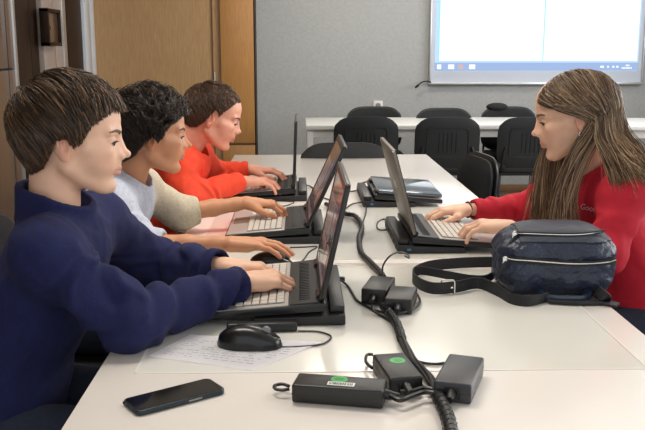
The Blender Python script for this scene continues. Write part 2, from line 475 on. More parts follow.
# ---- projection screen on the back wall
YS = WY1 - 0.03
c0, c1 = on_y(430, 83, YS), on_y(640.5, 83, YS)
sw, sz0 = c1.x - c0.x, (c0.z + c1.z) / 2
SH = 1.18
ps = thing('projection_screen', 'large white projection screen with projected computer desktop on grey wall', 'screen', (c0.x + sw/2, YS, sz0))
obj('board', bx(((0, 0.008, SH/2), (sw, 0.022, SH))), M['screen_cloth'], ps, 0.002)
bm = bmesh.new()
box(bm, (0, 0, -0.004), (sw + 0.03, 0.05, 0.022))
for s in (-1, 1): box(bm, (s * (sw/2 + 0.006), 0, SH/2), (0.014, 0.04, SH))
obj('rail', bm, M['alu'], ps, 0.003)
def smat(n, c, s): return mat(n, (0.02, 0.02, 0.02), 0.9, emit=c, estr=s)
m_white = smat('projected_white', (0.97, 0.99, 1.0), 1.15)
m_bar = smat('projected_taskbar', S(160, 186, 230), 0.85)
m_edge = smat('projected_cyan', S(150, 218, 236), 1.05)
m_icon = smat('projected_icon_white', (0.9, 0.95, 1.0), 1.1)
m_icr = smat('projected_icon_tan', S(200, 170, 170), 1.0)
m_desk = smat('projected_desk', S(176, 206, 240), 1.1)
def loc(px, py): return (on_y(px, 66, YS).x - ps.location.x, on_y(px, py, YS).z - ps.location.z)
def panel(nm, x0, y0, x1, y1, m, lift=0.0, parent=ps):
    a, b = loc(x0, y0), loc(x1, y1)
    zt = SH - 0.05 if y0 < -50 else a[1]
    return obj(nm, bx((((a[0] + b[0]) / 2, -0.0045 - lift, (zt + b[1]) / 2), (b[0] - a[0], 0.003, zt - b[1]))), m, parent, smooth=False)
pi = panel('projected_desktop', 434.5, -99, 637.5, 70.6, m_desk)
panel('window_left', 438.5, -99, 541.6, 60.5, m_white, 0.002, pi)
panel('window_right', 543.0, -99, 636, 60.5, m_white, 0.002, pi)
panel('window_border', 437.6, -99, 439, 60.5, m_edge, 0.003, pi)
panel('window_border', 541.7, -99, 542.8, 60.5, m_edge, 0.003, pi)
tb = panel('taskbar', 434.5, 62.6, 637.5, 70.4, m_bar, 0.002, pi)
for (a, b, m) in ((437, 441, m_icon), (448, 454, m_icon), (458, 463, m_icr), (469, 475, m_icon)):
    panel('taskbar_icon', a, 64.5, b, 69, m, 0.004, pi)
for (a, b) in ((600, 603.5), (607, 608.5), (612, 614), (616, 618)):
    panel('tray_icon', a, 65.8, b, 67.6, m_icon, 0.004, pi)
for (y, a, b) in ((64.6, 625.5, 630), (67.2, 621.5, 633)):
    for k in range(int((b - a) / 1.3)): panel('clock_digit', a + k*1.3, y, a + k*1.3 + 0.8, y + 1.5, m_icon, 0.004, pi)
# stray cord end hanging from the screen's lower left corner
bm = bmesh.new(); q = [on_y(*p, YS - 0.04) for p in ((431, 82.5), (427, 81.2), (422, 82.2), (418.5, 85))]
tube(bm, q, 0.006, 8); cyl(bm, q[-1], q[-1] + Vector((-0.03, 0, -0.025)), 0.012, 0.009, 10)
tag(obj('pull_cord', bm, M['black'], None), 'short black cord curling from the screen lower left corner', 'cord')
# wall socket
q = on_y(378, 105.5, WY1)
ws = thing('wall_socket', 'white wall socket above the back bench', 'socket', (q.x, WY1, q.z - 0.04))
bm = bmesh.new(); prism(bm, rrect(0.085, 0.085, 0.012), 0, 0.014, Matrix.Translation((0, 0, 0.04)) @ Matrix.Rotation(PI/2, 4, 'X')); obj('plate', bm, M['label'], ws, 0.002)
bm = bmesh.new(); cyl(bm, (0, -0.0145, 0.04), (0, -0.016, 0.04), 0.024, n=24); obj('outlet', bm, M['grey_metal'], ws)

# ================================================================== TABLES
EL, ER = on_z(60, 430).x, on_z(427, 155).x
EL = (EL + on_z(235, 154).x) / 2
ER = (ER + on_z(600, 297).x) / 2
Y1a, Y1b = on_z(200, 373).y, on_z(200, 264).y
Y2b, YEND = on_z(300, 205).y, on_z(330, 154.5).y
def conf_table(label, y0, y1, py0, py1):
    t = thing('conference_table', label, 'table', ((EL + ER)/2, (y0 + y1)/2, 0), group='white tables pushed together')
    W, L = ER - EL, y1 - y0 - 0.002; cy = (y0 + y1)/2
    bm = bmesh.new(); box(bm, (0, 0, 0.735), (W, L, 0.03))
    obj('tabletop', bm, M['white_lam'], t, 0.003, 2)
    # inlay panel, a hair proud of the frame, with a fine raised rim
    pw, x_in = W - 0.13, 0
    obj('inlay', bx(((0, (py0 + py1)/2 - cy, 0.7498), (pw, py1 - py0, 0.0012))), M['white_panel'], t)
    bm = bmesh.new()
    for s in (-1, 1):
        box(bm, (s * pw/2, (py0 + py1)/2 - cy, 0.7502), (0.004, py1 - py0, 0.0018))
    for yy in (py0, py1): box(bm, (0, yy - cy, 0.7502), (pw, 0.005, 0.0018))
    obj('inlay_rim', bm, M['white_lam'], t)
    bm = bmesh.new()
    for s in (-1, 1): box(bm, (s * (W/2 - 0.10), 0, 0.69), (0.03, L - 0.12, 0.055)); 
    for s in (-1, 1): box(bm, (0, s * (L/2 - 0.06), 0.69), (W - 0.2, 0.03, 0.055))
    obj('frame', bm, M['grey_metal'], t, 0.002)
    for sx in (-1, 1):
        for sy in (-1, 1):
            bm = bmesh.new(); box(bm, (sx*(W/2 - 0.10), sy*(L/2 - 0.07), 0.331), (0.04, 0.04, 0.662))
            obj('leg', bm, M['grey_metal'], t, 0.003)
    return t
conf_table('near white table holding the smartphone and the first laptops', 0.55, Y1b, Y1a, Y1b - 0.04)
conf_table('far white table reaching the single black chair at its end', Y1b, YEND, Y1b + 0.04, Y2b)

# back bench row
def bench(label, x0, x1, y0, y1):
    t = thing('bench_table', label, 'table', ((x0+x1)/2, (y0+y1)/2, 0), group='white bench tables by the back wall')
    W, D = x1 - x0, y1 - y0
    obj('tabletop', bx(((0, 0, 0.735), (W, D, 0.03))), M['white_table2'], t, 0.003)
    for s in (-1, 1): obj('leg_panel', bx(((s*(W/2 - 0.03), 0, 0.36), (0.045, D - 0.06, 0.72))), M['white_table2'], t, 0.003)
    obj('apron', bx(((0, -D/2 + 0.05, 0.69), (W - 0.105, 0.025, 0.06))), M['white_table2'], t, 0.002)
    return t
yb0, yb1 = on_z(340, 125.5).y, on_z(340, 117.5).y
bench('long white bench table left of the girl along the back wall', on_y(306, 124, yb0).x, on_y(566, 124, yb0).x, yb0, yb1)
bench('white bench table seen behind the girl at the right edge', on_y(567, 124, yb0).x, 3.4, yb0 - 0.12, yb1 - 0.1)

# ================================================================== CHAIRS
def make_chair(name, label, fab, group, arm=False):
    """chair facing +Y (its back at -Y); origin on the floor"""
    t = thing(name, label, 'chair', group=group)
    # seat
    bm = bmesh.new(); prism(bm, rrect(0.44, 0.42, 0.07, 6), 0.435, 0.475)
    obj('seat', bm, fab, t, 0.014, 3)
    # backrest shell: rounded, curved in plan
    def sheet(w, h, r, z0, th, off, nx=14, nz=10):
        bm = bmesh.new(); grid = {}
        for side in (0, 1):
            for i in range(nx + 1):
                for j in range(nz + 1):
                    u = i / nx * 2 - 1; v = j / nz * 2 - 1
                    # squircle mapping for rounded corners
                    kx = 1 - 0.18 * abs(v) ** 6; kz = 1 - 0.16 * abs(u) ** 5
                    x = u * w / 2 * kx; z = v * h / 2 * kz
                    y = off + 0.30 * x * x - 0.10 * (z) + (th if side else 0)
                    edge = max(abs(u), abs(v))
                    if edge > 0.999: y = off + 0.30*x*x - 0.10*z + th/2 + (th*0.25 if side else -th*0.25)
                    grid[side, i, j] = bm.verts.new((x, y - 0.21, z0 + h/2 + z))
        for side in (0, 1):
            for i in range(nx):
                for j in range(nz):
                    q = [grid[side, i, j], grid[side, i+1, j], grid[side, i+1, j+1], grid[side, i, j+1]]
                    bm.faces.new(q if side == 0 else q[::-1])
        for i in range(nx):
            for j in (0, nz): bm.faces.new([grid[0,i,j], grid[0,i+1,j], grid[1,i+1,j], grid[1,i,j]])
        for j in range(nz):
            for i in (0, nx): bm.faces.new([grid[0,i,j], grid[0,i,j+1], grid[1,i,j+1], grid[1,i,j]])
        return bm
    obj('back_shell', sheet(0.455, 0.36, 0.05, 0.47, 0.016, -0.012), M['chair_black'], t)
    obj('backrest', sheet(0.43, 0.33, 0.05, 0.485, 0.022, 0.006), fab, t)
    # relief on the rear of the shell
    bm = bmesh.new()
    for (w_, h_, y_) in ((0.29, 0.20, 0.0), ):
        pts = [(x, -0.222 + 0.30*x*x - 0.10*z - 0.002, 0.65 + z) for x, z in rrect(w_, h_, 0.02, 3)]
        tube(bm, pts, 0.004, 6, 1, closed=True)
    for k in range(5):
        x = -0.06 + 0.03*k
        tube(bm, [(x, -0.224 + 0.30*x*x - 0.10*z, 0.65 + z) for z in (-0.07, 0, 0.07)], 0.0025, 5, 1)
    obj('back_relief', bm, M['chair_black'], t)
    bm = bmesh.new()
    tube(bm, [(-0.19, 0.17, 0.425), (0.19, 0.17, 0.425), (0.19, -0.17, 0.425), (-0.19, -0.17, 0.425)], 0.011, 8, 1, closed=True)
    obj('seat_frame', bm, M['black'], t)
    for s in (-1, 1):
        bm = bmesh.new(); tube(bm, [(s*0.19, 0.15, 0.425), (s*0.205, 0.20, 0.2), (s*0.21, 0.22, 0.0)], 0.011, 8, 4); obj('leg', bm, M['black'], t)
        bm = bmesh.new(); tube(bm, [(s*0.19, -0.15, 0.425), (s*0.205, -0.20, 0.2), (s*0.21, -0.25, 0.0)], 0.011, 8, 4); obj('leg', bm, M['black'], t)
        bm = bmesh.new(); tube(bm, [(s*0.19, -0.15, 0.425), (s*0.195, -0.215, 0.47), (s*0.185, -0.226, 0.56), (s*0.17, -0.226, 0.62)], 0.010, 8, 4); obj('back_post', bm, M['black'], t)
    return t
gc = 'black chairs around the bench and desk end'
ch = make_chair('office_chair', 'x', M['chair_fabric'], gc)
def put(x, y, rz, label, first=False, src=ch):
    o = src if first else copy_tree(src)
    o.location = (x, y, 0); o.rotation_euler.z = rz; o['label'] = label
    return o
zt = 0.82
def at_top(px, py, z=zt):
    p = on_z(px, py, z); return p.x, p.y
# near-side row, backs to us (chair faces +Y)
x, y = at_top(366.5, 118.0); put(x, y + 0.23, 0, 'black chair at the bench directly above the near boy laptop, left of its row', True)
x, y = at_top(448.5, 118.5); put(x, y + 0.23, 0, 'black chair with full backrest showing, middle of the nearer bench row')
x, y = at_top(532, 118.5); put(x, y + 0.23, 0, 'black chair half hidden behind the girl face, right of the nearer bench row')
# far side, facing us
x, y = at_top(374, 107.5); put(x, y - 0.23, PI, 'black chair behind the bench under the wall socket, only its top showing')
x, y = at_top(443.5, 109); put(x, y - 0.23, PI, 'black chair behind the bench, middle of the far row, only its top showing')
x, y = at_top(508, 107.5); put(x, y - 0.23, PI, 'black chair behind the bench nearest the girl with a dark cap on it')
# chair at the far end of the desk, facing us
x, y = at_top(341, 136); put(x, y - 0.2, 0, 'black chair at the far end of the white desk')
bmx = bmesh.new(); xx, yy = at_top(496, 108, 0.83)
# chair pushed to the right of the desk, seen from the side
put(0.585, 3.70, PI/2 + 0.14, 'black chair turned sideways at the far right corner of the desk')
# seated pupils' chairs
pb = make_chair('pupil_chair', 'slate blue chair of the boy in the navy fleece', M['chair_blue'], 'chairs the pupils sit on')
pb.location = (-0.60, 1.60, 0); pb.rotation_euler.z = -PI/2
gk = 'chairs the pupils sit on'
for (x, y, rz, lb_) in ((-0.67, 2.32, -PI/2, 'dark chair under the boy in the grey sweatshirt'), (-0.60, 2.97, -PI/2, 'dark chair under the boy in the orange-red hoodie'), (0.98, 2.2, PI/2, 'dark chair under the girl in the red top')):
    o = copy_tree(ch); o.name = 'pupil_chair'; o.location = (x, y, 0); o.rotation_euler.z = rz; o['label'] = lb_; o['group'] = gk
# small cap left on a chair top and papers on a seat in the back
q = on_y(497, 107, at_top(508, 107.5)[1])
bm = bmesh.new(); bmesh.ops.create_uvsphere(bm, u_segments=16, v_segments=10, radius=1, matrix=Matrix.Translation((q.x, q.y, 0.825)) @ Matrix.Diagonal((0.09, 0.06, 0.035, 1)))
tag(obj('dark_cap', bm, M['chair_fabric'], None), 'dark soft cap lying on top of a far chair', 'cap')

# ================================================================== LAPTOPS
def slab(bm, x0, x1, z00, z01, z10, z11, y0, y1):
    """sloping slab between x0 (bottom z00, top z01) and x1 (z10, z11)"""
    vs = [bm.verts.new(p) for p in ((x0,y0,z00),(x1,y0,z10),(x1,y1,z10),(x0,y1,z00),(x0,y0,z01),(x1,y0,z11),(x1,y1,z11),(x0,y1,z01))]
    for f in ((3,2,1,0),(4,5,6,7),(0,1,5,4),(1,2,6,5),(2,3,7,6),(3,0,4,7)): bm.faces.new([vs[i] for i in f])
def make_laptop(label, x, y, rz, depth, width, lid_len, tilt, content=0, closed=False):
    """hinge line at local x=0, user towards +x; origin on the docking plate (z = table)"""
    t = thing('laptop', label, 'laptop', (x, y, 0.75), rz)
    zf, zr, th = 0.011, 0.027, 0.018      # underside height front / rear, body thickness
    g = lambda xx: zr + (zf - zr) * xx / depth
    hw = width / 2
    bm = bmesh.new(); slab(bm, -0.012, depth, g(-0.012), g(-0.012)+th, zf, zf+th-0.003, -hw, hw)
    obj('base', bm, M['black'], t, 0.004, 2)
    sl = Matrix.Rotation(math.atan2(zr - zf, depth), 4, 'Y')
    T = Matrix.Translation((0, 0, zr + th)) @ sl
    top = lambda xx: zr + th + (zf - zr - 0.003) * xx / depth
    bm = bmesh.new(); slab(bm, 0.062, depth - 0.004, top(0.062)-0.001, top(0.062)+0.0014, top(depth-0.004)-0.001, top(depth-0.004)+0.0012, -hw+0.003, hw-0.003)
    obj('palmrest', bm, M['silver'], t, 0.0008, 1)
    bm = bmesh.new(); slab(bm, 0.070, 0.168, top(.070)-0.0004, top(.070)+0.0022, top(.168)-0.0004, top(.168)+0.0022, -hw+0.018, hw-0.018)
    kb = obj('keyboard', bm, M['keybed'], t)
    bm = bmesh.new()
    rows, cols = 6, 15; rw = 0.098 / rows; cw = (width - 0.036) / cols
    for r in range(rows):
        xx = 0.070 + rw * (r + 0.5)
        c = 0
        while c < cols:
            span = 6 if (r == 5 and c == 4) else 1
            yy = -hw + 0.018 + cw * (c + span / 2)
            box(bm, (xx, yy, top(xx) + 0.0036), (rw - 0.0026, cw * span - 0.0026, 0.003), sl)
            c += span
    obj('keys', bm, M['key'], kb, 0.0008, 1)
    bm = bmesh.new(); slab(bm, depth-0.058, depth-0.012, top(depth-.058)+0.0008, top(depth-.058)+0.0019, top(depth-.012)+0.0008, top(depth-.012)+0.0017, -0.06, 0.03)
    obj('touchpad', bm, M['lid'], t, 0.0005, 1)
    # hinge deck with grille ribs
    bm = bmesh.new(); slab(bm, 0.004, 0.060, top(.004), top(.004)+0.003, top(.06)-0.001, top(.06)+0.0015, -hw+0.003, hw-0.003)
    for k in range(24): box(bm, (0.030, -hw + 0.03 + (width - 0.06) * k / 23, top(0.03) + 0.003), (0.022, 0.004, 0.0015), sl)
    obj('hinge_deck', bm, M['black'], t, 0.0006, 1)
    for s in (-1, 1):
        bm = bmesh.new(); cyl(bm, (0, s*(hw-0.05)-0.025, zr+th+0.003), (0, s*(hw-0.05)+0.025, zr+th+0.003), 0.008, n=14); obj('hinge', bm, M['black'], t)
    a = tilt   # angle of the lid behind vertical; closed: lid lies over the base
    if closed: LM = Matrix.Translation((0, 0, zr + th + 0.006)) @ sl @ Matrix.Rotation(PI/2, 4, 'Y')
    else: LM = Matrix.Translation((0, 0, zr + th + 0.004)) @ Matrix.Rotation(-a, 4, 'Y')
    bm = bmesh.new()
    prism(bm, rrect(width, lid_len, 0.012, 4), -0.009, 0.0, LM @ Matrix(((0,0,1,0),(1,0,0,0),(0,1,0,lid_len/2),(0,0,0,1))))
    lidm = M['lid_blue'] if closed else (M['lid'] if content == 3 else M['bezel'])
    lid = obj('lid', bm, lidm, t, 0.002, 2)
    bm = bmesh.new()
    # bezel frame
    bw = 0.014
    def fr(cy_, cz_, wy, wz): box(bm, LM @ Vector((0.0008, cy_, cz_)), (0.0026, wy, wz), LM.to_3x3())
    fr(0, bw/2 + 0.004, width - 0.006, bw + 0.004); fr(0, lid_len - bw/2 - 0.002, width - 0.006, bw)
    for s in (-1, 1): fr(s * (hw - bw/2 - 0.002), lid_len/2, bw, lid_len - 0.008)
    obj('bezel', bm, M['bezel'], lid)
    bm = bmesh.new(); box(bm, LM @ Vector((0.0004, 0, lid_len/2)), (0.0012, width - 0.034, lid_len - 0.036), LM.to_3x3())
    obj('display', bm, DISP[0], lid)
    if not closed:
        for (yy, zz, wy, wz, mi) in ((-0.05, 0.55, 0.18, 0.34, 1), (0.09, 0.62, 0.06, 0.24, 2), (0.09, 0.3, 0.06, 0.16, 3), (0, 0.095, 0.31, 0.035, 2), (-0.06, 0.30, 0.15, 0.08, 3)):
            bm = bmesh.new(); box(bm, LM @ Vector((0.0015, yy, zz * lid_len)), (0.0006, wy, wz * lid_len), LM.to_3x3())
            obj('screen_window', bm, DISP[mi], lid)
    if not closed:
        bm = bmesh.new(); box(bm, LM @ Vector((-0.0095, 0, lid_len*0.5)), (0.001, 0.05, 0.02), LM.to_3x3()); obj('lid_badge', bm, M['alu'], lid, 0.0003, 1)
    return t
def dmat(n, c, s): return mat(n, (0.015, 0.014, 0.014), 0.1, emit=c, estr=s*0.85, coat=0.3)
DISP = [dmat('display_dim_brown', S(86, 68, 66), 0.5), dmat('display_taupe', S(150, 124, 118), 0.5), dmat('display_mauve', S(128, 104, 116), 0.5), dmat('display_rose', S(172, 128, 116), 0.45)]
def make_dock(label, x, y, rz, width, depth=0.13):
    """black docking plate under the rear of a laptop; sticks out behind the hinge"""
    t = thing('docking_station', label, 'docking station', (x, y, 0.75), rz, group='docking stations under the laptops')
    hw = width/2
    bm = bmesh.new(); slab(bm, -0.05, depth, 0.001, 0.022, 0.001, 0.0155, -hw-0.004, hw+0.004)
    obj('body', bm, M['black_matt'], t, 0.003, 2)
    bm = bmesh.new(); box(bm, (-0.034, 0, 0.029), (0.030, width - 0.02, 0.016)); obj('connector_ridge', bm, M['black'], t, 0.004, 2)
    for yy in (-0.12, -0.05, 0.02, 0.09): obj('port', bx(((-0.0505, yy, 0.012), (0.002, 0.016, 0.008))), M['bezel'], t)
    bm = bmesh.new()
    box(bm, (-0.02, -hw - 0.0045, 0.012), (0.010, 0.002, 0.006)); obj('side_port', bm, M['blue_led'], t)
    bm = bmesh.new()
    for xx in (-0.04, depth - 0.02):
        for s in (-1, 1): cyl(bm, (xx, s*(hw-0.02), 0.0), (xx, s*(hw-0.02), 0.002), 0.008, n=10)
    obj('rubber_feet', bm, M['black'], t)
    return t
def place_laptop(label, dlabel, corner, girl, rz, depth, width, lid, tilt, content, gap=0.039):
    """corner: rear near foot of the docking plate on the desk"""
    c = on_z(corner[0], corner[1], 0.752); sg = 1 if girl else -1
    hx = c.x + sg*gap; y = c.y + width/2 + 0.004
    make_laptop(label, hx, y, rz, depth, width, lid, tilt, content)
    make_dock(dlabel, hx, y, rz, width)
R_ = math.radians
place_laptop('open laptop nearest the camera under the hands of the boy in navy', 'black docking station under the nearest laptop', (340, 325), 0, PI, 0.235, 0.35, 0.237, R_(12.5), 1)
place_laptop('open laptop of the boy in grey, lid leaning back most', 'black docking station under the laptop with the most tilted lid', (329, 243.5), 0, PI, 0.228, 0.35, 0.248, R_(25), 1, gap=0.062)
place_laptop('open laptop of the boy in orange-red with upright lid', 'black docking station under the farthest boy laptop', (304, 201), 0, PI, 0.234, 0.35, 0.240, R_(2), 1)
place_laptop('open laptop of the girl showing the grey back of its lid', 'black docking station under the girl laptop', (402, 253.5), 1, 0, 0.232, 0.35, 0.236, R_(15), 3)
ncl = on_z(369, 206); 
make_laptop('closed laptop with blue-grey glossy lid beyond the girl laptop', 0.262, 2.87 + 0.17, 0, 0.225, 0.34, 0.225, 0, closed=True)
make_dock('black docking station under the closed laptop', 0.262, 3.04, 0, 0.34)

# ================================================================== MICE
def make_mouse(label, x, y, rz, sc=1.0):
    """nose (buttons) towards +x"""
    t = thing('computer_mouse', label, 'mouse', (x, y, 0.75), rz, group='black wired mice')
    t.scale = (sc, sc, sc)
    L, W, H = 0.118, 0.064, 0.038
    bm = bmesh.new(); nu, nv = 22, 14; rings = []
    for i in range(nu + 1):
        u = i / nu; xx = -L/2 + L * u
        prof = math.sin(PI * min(1, max(0, u))) ** 0.42
        hh = H * (math.sin(PI * (0.08 + 0.84 * (u ** 0.8))) ** 0.75) if 0 < u < 1 else H * 0.12
        ww = W/2 * (prof if 0 < u < 1 else 0.08) * (1 - 0.10 * math.exp(-((u - 0.55) / 0.18) ** 2))
        ring = []
        for j in range(nv + 1):
            a = PI * j / nv
            cy_, cz_ = math.cos(a), math.sin(a)
            ring.append(bm.verts.new((xx, ww * math.copysign(abs(cy_) ** 0.75, cy_), 0.002 + hh * (cz_ ** 0.8))))
        rings.append(ring)
    for i in range(nu):
        for j in range(nv): bm.faces.new((rings[i][j], rings[i+1][j], rings[i+1][j+1], rings[i][j+1]))
        bm.faces.new((rings[i][nv], rings[i+1][nv], rings[i+1][0], rings[i][0]))
    bm.faces.new(rings[0]); bm.faces.new(rings[-1][::-1])
    obj('shell', bm, M['black_gloss'], t, ang=60)
    bm = bmesh.new(); cyl(bm, (0.030, -0.004, 0.031), (0.030, 0.004, 0.031), 0.008, n=16); obj('scroll_wheel', bm, M['grey_metal'], t)
    bm = bmesh.new(); tube(bm, [(0.0, 0, 0.0415), (0.025, 0, 0.0385), (0.05, 0, 0.024)], 0.0008, 5, 4); obj('button_seam', bm, M['black_matt'], t)
    return t
def on_table(p, z=0.753): q = on_z(p[0], p[1], z); return Vector((q.x, q.y, z))
def cord_child(parent, pts, r=0.0022, name='cord'):
    inv = Matrix.Translation(parent.location) @ Matrix.Rotation(parent.rotation_euler.z, 4, 'Z') @ Matrix.Diagonal((*parent.scale, 1))
    inv = inv.inverted(); bm = bmesh.new(); tube(bm, [inv @ Vector(p) for p in pts], r, 7, 8); return obj(name, bm, M['cable'], parent)
q = on_table((249, 349)); m1 = make_mouse('black wired mouse resting on the white paper', q.x, q.y + 0.02, R_(-8), 1.02)
cord_child(m1, [on_table((281, 347)), on_table((300, 346.5)), on_table((322, 344)), on_table((331, 336.5)), on_table((318, 331.5)), on_table((298, 331))], 0.0018)
q = on_table((271, 268)); m2 = make_mouse('black mouse under the hand of the boy in grey', q.x, q.y + 0.02, R_(-14), 0.95)
cord_child(m2, [on_table((290, 266)), on_table((302, 261)), on_table((309, 252)), on_table((317, 246.5)), on_table((305, 247)), on_table((290, 247.5))], 0.0018)
q = on_table((238, 200.5)); m3 = make_mouse('black mouse in front of the boy in orange-red', q.x, q.y + 0.02, R_(-5), 0.95)
cord_child(m3, [on_table((252, 201.5)), on_table((268, 206)), on_table((284, 206)), on_table((294, 202)), on_table((280, 201))], 0.0018)
# little black cable hub in front of the near laptop
q = on_table((262, 330)); hb_ = thing('usb_hub', 'slim black bar hub lying before the nearest laptop', 'usb hub', (q.x, q.y, 0.75), R_(3))
bm = bmesh.new(); box(bm, (0, 0, 0.010), (0.135, 0.022, 0.018)); obj('body', bm, M['black'], hb_, 0.004, 3)
for k in range(4): obj('port', bx(((-0.045 + 0.03*k, -0.0113, 0.010), (0.014, 0.001, 0.005))), M['black_matt'], hb_)

# ================================================================== DESK CLUTTER
# paper
cs = [on_table(p, 0.7512) for p in ((149, 358), (172, 336.5), (262, 338), (322, 345), (279, 372), (258, 367))]
cs = [on_table(p, 0.7512) for p in ((148, 357), (191, 335), (322, 343), (254, 371))]
bm = bmesh.new(); NN = 16; gv = {}
for i in range(NN + 1):
    for j in range(NN + 1):
        u, v = i/NN, j/NN
        p = cs[0]*(1-u)*(1-v) + cs[1]*(1-u)*v + cs[2]*u*v + cs[3]*u*(1-v)
        z = 0.7516 + 0.0012*(1 + math.sin(5*u + 3*v))*0.5 + 0.003*max(0, abs(u-0.5)*2 - 0.85)
        gv[i, j] = bm.verts.new((p.x, p.y, z))
for i in range(NN):
    for j in range(NN): bm.faces.new((gv[i,j], gv[i+1,j], gv[i+1,j+1], gv[i,j+1]))
bmesh.ops.solidify(bm, geom=bm.faces[:], thickness=0.0003)
pap = thing('paper_sheet', 'white printed sheet of paper under the nearest mouse', 'paper', (0, 0, 0))
obj('sheet', bm, M['paper'], pap)
bm = bmesh.new(); random.seed(4)
for r in range(9):
    v = 0.16 + r * 0.075
    u = 0.08
    while u < 0.9:
        L = random.uniform(0.02, 0.07)
        a = cs[0]*(1-u)*(1-v) + cs[1]*(1-u)*v + cs[2]*u*v + cs[3]*u*(1-v)
        u2 = u + L; b = cs[0]*(1-u2)*(1-v) + cs[1]*(1-u2)*v + cs[2]*u2*v + cs[3]*u2*(1-v)
        z = 0.75285
        d = (b - a); 
        if random.random() < 0.8:
            box(bm, ((a.x+b.x)/2, (a.y+b.y)/2, z), (d.length, 0.0016, 0.0002), Matrix.Rotation(math.atan2(d.y, d.x), 4, 'Z'))
        u = u2 + random.uniform(0.01, 0.03)
obj('printed_lines', bm, M['ink'], pap)

# smartphone
pc = [on_z(p[0], p[1], 0.7575) for p in ((120.5, 399.5), (208, 378.5), (227, 389), (139, 413))]
ctr = sum(pc, Vector()) / 4; dx = ((pc[1]-pc[0]) + (pc[2]-pc[3])) / 2; dy = ((pc[1]-pc[2]) + (pc[0]-pc[3])) / 2
ph = thing('smartphone', 'black smartphone lying face up at the near left corner', 'phone', (ctr.x, ctr.y, 0.75), math.atan2(dx.y, dx.x))
Lp, Wp = dx.length, min(dy.length, 0.078)
bm = bmesh.new(); prism(bm, rrect(Lp, Wp, 0.010, 6), 0.0005, 0.0088); obj('body', bm, mat('phone_case', S(38, 48, 56), 0.3, metal=0.3), ph, 0.002, 3)
bm = bmesh.new(); prism(bm, rrect(Lp - 0.006, Wp - 0.006, 0.008, 6), 0.0087, 0.0092); obj('screen', bm, mat('phone_glass', S(14, 12, 12), 0.08, coat=0.6), ph)
bm = bmesh.new(); box(bm, (-Lp/2 - 0.0002, 0.006, 0.0048), (0.001, 0.010, 0.003)); 
for k in range(5): box(bm, (-Lp/2 - 0.0002, -0.008 - 0.003*k, 0.0048), (0.001, 0.0015, 0.0015))
box(bm, (-Lp/2 - 0.0002, 0.022, 0.0048), (0.001, 0.005, 0.004))
obj('ports', bm, M['label_ink'], ph)
bm = bmesh.new(); box(bm, (0.02, -Wp/2 - 0.0003, 0.005), (0.022, 0.0012, 0.0024)); obj('side_button', bm, M['grey_metal'], ph)

# power adapters.  a..d: near-left, near-right, far-right, far-left of the TOP face in the picture frame
def adapter(label, x, y, rz, L, W, H, m, plug_end=1, stickers=None, tilt=0, z=0.75):
    t = thing('power_adapter', label, 'power adapter', (x, y, z), rz, group='laptop power adapters on the desk')
    if tilt: t.rotation_euler = (tilt, 0, rz)
    bm = bmesh.new(); box(bm, (0, 0, H/2 + 0.0006), (L, W, H - 0.0012)); obj('housing', bm, m, t, 0.0035, 3)
    bm = bmesh.new(); box(bm, (0, 0, H*0.5), (L + 0.0004, W + 0.0004, 0.0009)); obj('seam', bm, M['black'], t)
    bm = bmesh.new(); cyl(bm, (plug_end*L/2, 0, H*0.5), (plug_end*(L/2 + 0.022), 0, H*0.42), 0.0085, 0.0055, 12)
    obj('strain_relief', bm, M['cable'], t)
    bm = bmesh.new(); box(bm, (plug_end*L/2, 0, H*0.5), (0.0015, 0.024, 0.018)); obj('socket', bm, M['label_ink'], t, 0.001)
    if stickers:
        gx, gy, lab = stickers
        bm = bmesh.new(); cyl(bm, (gx, gy, H - 0.0002), (gx, gy, H + 0.0004), 0.013, n=28); g = obj('round_sticker', bm, M['green'], t)
        bm = bmesh.new()
        for k, wd in ((0.0042, 0.012), (0, 0.018), (-0.0042, 0.012)): box(bm, (gx, gy + k, H + 0.0005), (wd, 0.0016, 0.0002))
        obj('sticker_print', bm, M['green_dark'], g)
        if lab:
            lx, ly, lw = lab
            bm = bmesh.new(); box(bm, (lx, ly, H + 0.0005), (lw, 0.014, 0.0004)); lo_ = obj('barcode_label', bm, M['label'], t)
            bm = bmesh.new(); random.seed(2); xx = lx - lw/2 + 0.003
            while xx < lx + lw/2 - 0.003:
                b_ = random.choice((0.0009, 0.0013, 0.002)); box(bm, (xx, ly, H + 0.0009), (b_, 0.0085, 0.0002)); xx += b_ + random.choice((0.001, 0.0014))
            obj('barcode', bm, M['label_ink'], lo_)
    return t
def top_quad(label, quad, H, m, z=0.75, **k):
    """quad: top face corners (near-left, near-right, far-right, far-left)"""
    c = [on_z(p[0], p[1], z + H) for p in quad]
    ctr = sum(c, Vector()) / 4
    ux = ((c[1]-c[0]) + (c[2]-c[3])) / 2; uy = ((c[3]-c[0]) + (c[2]-c[1])) / 2
    return adapter(label, ctr.x, ctr.y, math.atan2(ux.y, ux.x), ux.length, uy.length, H, m, z=z, **k), ux.length, uy.length
a1, L1, W1 = top_quad('long black power adapter lying across, with green sticker and barcode label', ((290, 386), (382, 390), (388, 380), (300, 371)), 0.030, M['adapter'], stickers=(-0.002, 0.009, (0.004, -0.010, 0.042)))
a2, L2, W2 = top_quad('power adapter with round green sticker, between the long one and the grey one', ((389, 377), (372, 354), (404, 352), (424, 377.5)), 0.030, M['adapter'], plug_end=-1, stickers=(0.018, -0.006, None))
a3, L3, W3 = top_quad('grey power adapter at the right end of the cable bundle', ((449, 353), (434, 380), (471, 386), (484.5, 357)), 0.033, M['adapter_grey'], stickers=None)
a4, L4, W4 = top_quad('squarish black adapter on the left of the far adapter pair', ((372, 275.3), (360, 288.5), (388, 290), (394.5, 276.5)), 0.036, M['adapter'])
